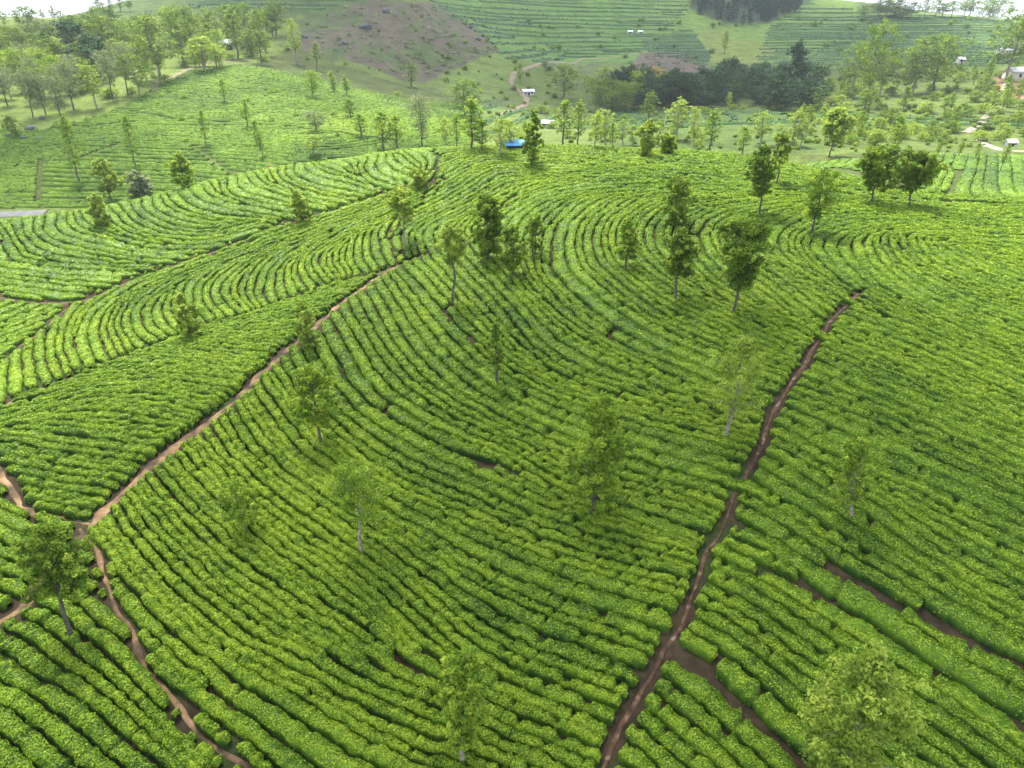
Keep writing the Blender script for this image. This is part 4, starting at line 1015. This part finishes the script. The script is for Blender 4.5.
# row of trees just behind the crest
G = 'trees standing behind the crest'
for kind, bx, by, ty, wp, lb in [
 ('slimlight',314,157,134,16,'small pale tree on the left hill slope above the track end'),('brown',316,133,110,26,'brownish flat topped tree beside the dark hedge track'),('round',313,98,70,20,'reddish green rounded tree on the left hill shoulder'),
 ('slim',350,118,98,15,'small dark round tree on the spur with a shadow below'),('slim',347,97,75,10,'upright small tree on the spur above the round one'),('slim',334,93,70,9,'slim upright tree left of its like on the spur'),
 ('slim',361,138,112,16,'dark tree at the end of the hedge track'),('slim',384,151,109,20,'dark full tree behind the crest beside the brown haired tree'),('slim',398,151,113,17,'mid green tree pressed against the brownish tall tree'),
 ('brown',422,147,93,30,'tall brownish hazy tree behind the crest'),('slim',412,87,62,14,'dark slim tree standing alone at the foot of the brown dome'),('grey',466,118,78,30,'greyish wide tree behind the dark column tree'),
 ('slimlight',446,149,116,13,'pale thin tree left of the dark column tree'),('slim',457,149,113,11,'thin tree touching the dark column tree'),('slim',471,151,95,24,'tall dark column tree behind the crest left of the blue roof'),('slim',483,153,117,17,'mid green tree right of the tall dark column tree'),
 ('slimlight',499,158,116,20,'pale leafy tree left of the blue roof'),('slimlight',510,150,118,18,'pale tree standing in front of the blue roof'),
 ('slim',563,146,97,20,'tall double topped tree right of the white shed roof'),('slim',578,147,99,16,'tall brownish green tree right of the double topped one'),('slimlight',594,150,110,16,'pale slender tree fourth along the crest from the blue roof'),
 ('slimlight',606,148,107,22,'full pale tree behind the crest near the centre right'),('slim',612,152,120,8,'very thin tree in front of the full pale tree'),('slimlight',623,146,119,14,'small pale tree with a clear dark trunk behind the crest'),
 ('slimlight',632,146,132,10,'low pale bush tree between crest trees'),('slimlight',659,148,119,12,'pale narrow tree just behind the pale rounded one'),('slimlight',676,140,97,22,'full pale crowned tree in front of the dark grove'),('slim',649,120,90,15,'slim mid green tree before the left end of the dark grove'),
 ('slimlight',693,152,105,14,'pale thin trunked tree behind the crest under the grove'),('slim',710,152,108,17,'mid green column tree under the dark grove'),('slim',742,154,124,13,'dark little column tree on the crest at right'),('slimlight',728,113,91,6,'tiny pale slim tree in front of the dark grove'),
 ('slimlight',760,146,110,20,'pale wide tree under the right part of the grove'),('slimlight',790,146,108,22,'pale tree below the tall dark conical tree'),('slimlight',800,148,120,14,'thin pale tree left of the pale tree on thin trunk'),
 ('slim',890,160,112,14,'thin faint tree behind the two round dark trees'),('slim',1000,172,140,7,'thin sapling in the field behind the right crest'),('slim',958,158,140,6,'spindly sapling at the back edge of the right field'),('slim',975,160,141,6,'second spindly sapling at the back edge of the right field'),('slim',936,158,138,6,'leftmost spindly sapling at the back edge of the right field'),
 ]: stand_px(kind, bx, by, ty, wp, lb, G if False else None)
# the opposite hillside on the left
for kind, bx, by, ty, wp, lb in [
 ('slim',80,182,112,16,'tall narrow leaning tree on the dark left tea slope'),('slim',136,166,113,13,'thin tree on the left tea slope beside the tall narrow one'),('slim',206,146,107,9,'thin spindly tree alone on the bright left slope'),('slim',225,103,77,9,'small conical tree on the bright left slope'),
 ('dshrub',15,139,117,17,'dark bush among grey boulders on the left slope'),('slim',248,128,97,11,'dark narrow tree at the top of the brown gully'),('slim',257,146,118,9,'dark narrow tree half way down the brown gully'),('slim',263,158,130,8,'lower dark narrow tree beside the brown gully'),
 ('brown',33,117,70,26,'brownish crowned tree left in the pair above the boulders'),('brown',46,115,72,24,'brownish crowned tree right in the pair above the boulders'),('brown',62,120,74,28,'dark brown bushy tree with crown reaching the ground, left'),
 ('brown',74,110,62,30,'brown grey tree with spreading crown behind the tea slope'),('slimlight',97,108,62,20,'bright light green tree among brownish ones'),('brown',113,100,50,24,'dark flat crowned tree left of the slope path'),('brown',128,95,42,26,'brown topped tree in the middle of the slope grove'),('euca',141,98,52,26,'tall leaning tree at the top of the worn path'),
 ('euca',160,82,14,44,'broad tall tree with airy olive crown on the left ridge'),('grey',196,62,2,26,'dark tall tree with hanging crown on the left ridge'),('grey',184,66,8,26,'tall tree touching the dark hanging one on its left'),('grey',214,54,8,30,'brownish tall tree on the ridge left of the hut'),
 ('slim',238,58,4,18,'tall tree right of the hut on the ridge'),('grey',262,64,6,22,'dark green tall tree at the end of the slope path'),('grey',250,50,2,24,'tall ridge tree behind the slope path end'),('slimlight',297,64,16,14,'pale slender tree left of the brown dome'),('slim',317,70,40,10,'slim dark tree below the left edge of the brown dome'),
 ('dark',78,72,20,44,'big dark rounded tree high on the left ridge'),('dark',95,82,34,40,'very dark tree in the shade below the left ridge'),('grey',110,64,14,36,'grey green tall tree on the left ridge centre'),('grey',62,70,30,32,'dark dense tree left of the big rounded one'),
 ('round',130,60,22,30,'olive green rounded tree between ridge trees'),('round',10,54,26,22,'bluish green tree at the far left edge'),('round',36,52,24,18,'small dark ridge tree near the left edge'),('round',20,78,50,30,'light bushy tree at the left edge below the ridge'),('brown',8,106,72,26,'brown crowned tree touching the left edge'),
 ('round',46,86,48,26,'light green bushy tree on the left hillside'),('grey',88,90,56,26,'grey green tree just above the bright light tree'),('lshrub',60,60,46,30,'light green shrub on the left ridge'),('round',150,48,20,24,'olive tree behind the airy broad tree'),
 ('round',176,52,6,24,'dense tree on the ridge behind the hanging crown'),('grey',228,44,2,24,'tall pale olive tree at the top edge, left'),('grey',276,36,0,24,'olive tree beside the upper rim of the brown dome'),
 ]: stand_px(kind, bx, by, ty, wp, lb)
for bx, by, ty, wp, k in [(5,27,10,7,'grey'),(18,25,9,7,'euca'),(31,22,12,6,'slim'),(43,20,9,7,'euca'),(55,22,5,9,'euca'),(62,22,10,8,'grey'),(98,14,-2,10,'grey'),(112,13,-2,9,'euca'),(121,12,-3,8,'slim'),(130,12,-4,9,'euca'),(104,12,2,8,'slim')]:
    stand_px(k, bx, by, ty, wp, 'small bluish tree standing out against the sky on the top left skyline', 'skyline trees at top left')
kk_ = 0
while kk_ < 70:
    bx = rnd.uniform(-10, 285); by = rnd.uniform(34, 112)
    if by > 122-bx*.24 or by < 34: continue
    kk_ += 1; h = rnd.uniform(26, 46)*(.55+by/190)
    stand_px(rnd.choice(['round', 'grey', 'grey', 'euca', 'brown', 'slimlight']), bx, by, by-h, h*rnd.uniform(.45, .8), 'tree in the mixed grove along the left ridge', 'mixed grove on the left ridge')
# far valley and grove
for i in range(66):
    bx = 600+i*3.27+rnd.uniform(-4, 4); by = 109+rnd.uniform(-18, 2)-(3 if bx > 700 else 0); hh = rnd.uniform(16, 34)
    dk = rnd.random() < (.3 if bx < 640 else .97)
    if dk: stand_px('dark', bx, by, by-hh, rnd.uniform(16, 30), 'dark green tree packed in the valley grove', 'trees of the dark valley grove')
    else: stand_px(rnd.choice(['grey', 'round']), bx, by, by-hh, rnd.uniform(14, 24), 'mid green tree mixed into the left part of the valley grove', 'mid green trees of the valley grove')
for i in range(12):
    bx = 590+i*13+rnd.uniform(-4, 4)
    stand_px(rnd.choice(['round', 'grey']), bx, 96+rnd.uniform(-6, 4), 76+rnd.uniform(-6, 4), rnd.uniform(14, 22), 'mid green tree along the upper rim of the dark grove', 'trees on the rim of the grove')
for kind, bx, by, ty, wp, lb in [('cone',790,104,40,40,'tall very dark conical tree at the right end of the grove'),('dark',803,112,78,34,'low dark tree right at the end of the grove'),('dark',776,110,72,36,'dark rounded tree left under the tall dark conical one'),
 ('orange',652,92,67,24,'orange topped tree at the left of the dark grove'),('grey',563,98,64,26,'grey green tree among the pale earth terraces'),('euca',864,108,18,34,'tall dark layered tree on the right hillside'),('euca',852,98,42,32,'wide dark tree touching the tall layered one on its left'),('euca',880,96,48,26,'dark tree touching the tall layered one on its right'),
 ('euca',912,94,34,40,'broad tree with several crowns on the right hillside'),('grey',934,90,33,38,'dark crowned tree joined to the broad many crowned one'),('euca',905,96,48,26,'lower tree under the broad many crowned one'),('euca',1006,82,6,44,'very tall airy tree by the right edge above the house'),('euca',1022,78,12,32,'tall tree cut by the right edge'),
 ('slim',985,86,55,7,'dark narrow tree left of the tin roofed house'),('slim',1005,102,72,9,'dark slim tree beside the zigzag track'),('slim',724,54,30,7,'dark thin tree on the sunny far meadow'),('brown',545,72,60,10,'dusky bush tree near the bend of the dirt road'),('slim',520,82,62,9,'dark slim tree beside the curve of the dirt road'),('grey',600,112,84,24,'mid green tree left of the grove'),('grey',616,106,80,22,'darker tree at the left tip of the grove'),('grey',625,112,82,20,'leafy tree in front of the left tip of the grove')]:
    stand_px(kind, bx, by, ty, wp, lb)
for i in range(16):
    bx = 866+i*9.6+rnd.uniform(-3, 3); k = rnd.choice(['euca', 'euca', 'grey'])
    sy = 17+rnd.uniform(-1, 3)
    stand_px(k, bx, sy, sy-rnd.uniform(14, 24), rnd.uniform(10, 22), 'airy dark tree standing out against the sky on the top right skyline', 'skyline trees at top right')
for i in range(150):
    bx = rnd.uniform(692, 800); by = 25-abs(bx-745)*.25+rnd.uniform(-34, 2)
    stand_px('pine', bx, by, by-rnd.uniform(11, 16), rnd.uniform(5, 8), 'dark conifer in the shaded plantation on the far ridge', 'conifers on the far ridge')
for i in range(165):
    bx = rnd.uniform(800, 1030); by = rnd.uniform(72, 146)
    k = rnd.choice(['shrub', 'dshrub', 'dshrub', 'lshrub']); h = rnd.uniform(4, 10)*(.6+by/200)
    if rnd.random() < .25: stand_px('slim', bx, by, by-h*2.2, h*.9, 'young slender tree growing among shrubs on the right hillside', 'young trees on the right hillside')
    else: stand_px(k, bx, by, by-h, h*1.5, 'rounded shrub growing on the overgrown right hillside', 'shrubs on the right hillside')
for i in range(60):
    bx = rnd.uniform(440, 820); by = rnd.uniform(108, 150); h = rnd.uniform(3, 8)
    stand_px(rnd.choice(['shrub', 'lshrub', 'lshrub']), bx, by, by-h, h*1.6, 'low green shrub on the valley floor behind the crest', 'shrubs on the valley floor')
Vs, Ts = [], []
for i in range(620):
    if i >= 330: bx = rnd.uniform(440, 1030); by = rnd.uniform(104, 152); h = rnd.uniform(2, 4.5)
    elif i < 200: bx = rnd.uniform(440, 1020); by = rnd.uniform(18, 100); h = rnd.uniform(1.8, 4.5)
    else: bx = rnd.uniform(800, 1030); by = rnd.uniform(72, 146); h = rnd.uniform(2.5, 5)
    if 600 < bx < 815 and 70 < by < 110: continue
    p = at(bx, by); r = h/FOC*p[1]*.8; n = 90
    v = R.normal(size=(n, 3)); v /= np.linalg.norm(v, axis=1)[:, None]
    P = p+v*(r*R.random(n)**.4)[:, None]*np.array([1, 1, .7])+np.array([0, 0, r*.6])
    LV, LF = quads(P, v*.6+np.array([0, 0, .5]), r*R.uniform(.35, .7, n)); Vs.append(LV); Ts.append(np.repeat(np.clip(.45+rnd.gauss(0, .15)+R.normal(size=n)*.13, 0, 1), 4))
V = np.concatenate(Vs); o = mesh_obj('scrub', V, [np.arange(len(V)).reshape(-1, 4)], [M_tree['dark']], attr={'tone': np.concatenate(Ts)})
tag(o, 'low dark scrub dotted over the far slopes', 'scrub', kind='stuff')
for i in range(60):
    bx = rnd.uniform(-20, 290); by = rnd.uniform(44, 100)
    if by > 128-bx*.25: continue
    h = rnd.uniform(5, 11); stand_px(rnd.choice(['shrub', 'lshrub', 'dshrub', 'shrub']), bx, by, by-h, h*1.5, 'green shrub under the trees of the left ridge', 'shrubs under the left ridge trees')
for i in range(34):
    bx = rnd.uniform(300, 500); by = rnd.uniform(4, 80); h = rnd.uniform(1.2, 3)
    stand_px('dshrub', bx, by, by-h, h*1.6, 'small dark bush on the bare brown dome', 'bushes on the brown dome')
for i in range(26):
    bx = rnd.uniform(120, 420); by = rnd.uniform(86, 150)
    if by < 62+abs(bx-250)*.12: continue
    h = rnd.uniform(2.5, 6); stand_px(rnd.choice(['shrub', 'dshrub', 'lshrub']), bx, by, by-h, h*1.4, 'small bush dotted over the left tea slope', 'bushes on the left tea slope')
Vs, Ts = [], []
for i in range(420):
    bx = rnd.uniform(300, 500) if i < 320 else rnd.uniform(635, 715); by = rnd.uniform(-6, 80) if i < 320 else rnd.uniform(52, 76)
    p = at(bx, by)
    if in_poly(np.array([bx]), np.array([by]), [(306,30),(340,10),(390,-8),(440,6),(480,30),(496,50),(478,56),(455,70),(425,80),(400,78),(370,64),(330,54)] if i < 320 else [(634,72),(642,56),(660,51),(690,56),(712,70),(690,76),(655,80)])[0] < 1: continue
    r = rnd.uniform(.5, 1.5)*p[1]/330; n = 26
    v = R.normal(size=(n, 3)); v /= np.linalg.norm(v, axis=1)[:, None]
    P = p+v*(r*R.random(n)**.4)[:, None]*np.array([1.6, 1, .45])+np.array([0, 0, r*.25])
    LV, LF = quads(P, v*.6+np.array([0, 0, .5]), r*R.uniform(.4, .8, n)); Vs.append(LV); Ts.append(np.repeat(np.clip(.30+rnd.gauss(0, .22)+R.normal(size=n)*.10, 0, 1), 4))
V = np.concatenate(Vs); o = mesh_obj('dry_scrub', V, [np.arange(len(V)).reshape(-1, 4)], [M_tree['brown']], attr={'tone': np.concatenate(Ts)})
tag(o, 'dry brown scrub and brash left on the cleared slopes', 'scrub', kind='stuff')
print('trees %.1f' % (time.time()-T0))

# ------------------------------------------------------------------ boulders
def boulder(p, r, label, group=None, seed=0):
    g = np.random.default_rng(seed)
    import bmesh
    bm = bmesh.new(); bmesh.ops.create_icosphere(bm, subdivisions=3, radius=1)
    V = np.array([v.co[:] for v in bm.verts]); F = np.array([[v.index for v in f.verts] for f in bm.faces]); bm.free()
    V *= (1+.5*(vnoise(V[:, 0]*1.6+seed*7, V[:, 1]*1.6, V[:, 2]*1.6)-.5)+.2*(vnoise(V[:, 0]*5+seed, V[:, 1]*5, V[:, 2]*5)-.5))[:, None]
    V *= np.array([r*1.3, r, r*.75])
    o = mesh_obj('boulder', V, [F], [M_rock]); o.location = [float(p[0]), float(p[1]), float(p[2]+r*.25)]; o.rotation_euler = (0, 0, g.uniform(0, 6))
    tag(o, label, 'boulder', group)
for i, (bx, by, wp, lb) in enumerate([(10,137,9,'grey boulder left of the dark bush on the left slope'),(31,130,12,'largest grey boulder right of the dark bush on the left slope'),(24,139,8,'grey boulder below the dark bush on the left slope'),(40,139,6,'small dark boulder lowest on the left slope'),(42,119,7,'pale boulder near the feet of the brownish pair of trees'),
  (345,44,7,'dark boulder on the left of the brown dome'),(366,28,11,'large dark outcrop high on the brown dome'),(386,12,8,'dark boulder near the top of the brown dome'),(470,28,6,'dark boulder on the right of the brown dome'),(478,40,7,'dark boulder at the right foot of the brown dome'),(305,38,6,'boulder at the left rim of the brown dome'),(212,119,6,'pale boulder on the bright left slope')]):
    p = at(bx, by); boulder(p, wp*.36/FOC*p[1], lb, seed=i)

# ------------------------------------------------------------------ houses
def house(bx, by, wp, hp, roofm, label, rz=0.0, D=None, wallm=None, depth=.7, name='house', cat='house', ridge=.35):
    p = at(bx, by) if D is None else at_D(bx, by, D)
    m = p[1]/FOC; wd = wp*m*.5; h = hp*m*.62; dp = wd*depth; rh = hp*m*ridge
    root = empty(name, p, rz); tag(root, label, cat)
    b = MB(); b.box(-wd, wd, -dp, dp, -.8, h); wl = b.build('wall', wallm or M_wallc, root)
    r = MB(); e = .35; t = .10
    for sg in (1, -1):
        y0, y1 = sg*(dp+e), 0; z0, z1 = h-rh*e/dp+.02, h+rh+.02
        v = [(-wd-e, y0, z0), (wd+e, y0, z0), (wd+e, y1, z1), (-wd-e, y1, z1)]
        v += [(a, c, z+t) for a, c, z in v]
        q = [(0,3,2,1),(4,5,6,7),(0,1,5,4),(1,2,6,5),(2,3,7,6),(3,0,4,7)]
        r.add(v, q)
    r.build('roof', roofm, root)
    g = MB()
    for sg in (1, -1): g.add([(sg*wd, -dp, h), (sg*wd, dp, h), (sg*wd, 0, h+rh)], (), [(0, 1, 2)])
    g.build('gable', wallm or M_wallc, root)
    d = MB(); d.box(-.45, .45, -dp-.06, -dp-.003, 0, min(2.0, h*.8)); d.build('door', M_glass, root)
    for x in (-.6*wd, .6*wd):
        wv = MB(); wv.box(x-.5, x+.5, -dp-.05, -dp-.003, h*.42, h*.78); wv.build('window', M_glass, root)
house(514,150,16,9,M_blue,'low building with a bright blue roof behind the crest',.1, wallm=M_white)
house(548,127,10,6,M_white,'small shed with a white roof behind the crest trees',-.3)
house(528,95,10,5,M_tin,'tiny white roofed house beside the pale dirt road bend',.2)
house(630,34,4,3,M_tin,'tiny pale house on the far slope, left of two',.0, wallm=M_white)
house(640,34,4,3,M_tin,'tiny pale house on the far slope, right of two',.2, wallm=M_white)
house(1024,80,30,11,M_tin,'house with a large pale tin roof at the right edge',-.15)
house(960,63,6,5,M_white,'small white house on the right hillside, leftmost',.2, wallm=M_white)
0 and house(980,60,9,5,M_tin,'long white roofed house left of the airy tall tree',.0, wallm=M_white)
house(1003,54,11,5,M_tin,'pale roofed house half hidden by the very tall airy tree',.1, wallm=M_white)
0 and house(1015,55,8,5,M_tin,'small white house behind the tall tree at the right edge',-.1, wallm=M_white)
house(226,49,10,8,M_tin,'small dark walled hut among the ridge trees',.2, wallm=M_glass, name='hut', cat='hut')
house(1010,146,8,6,M_white,'little white shed at the foot of the right hillside',.1, wallm=M_white, name='shed', cat='shed')
print('all %.1f' % (time.time()-T0))
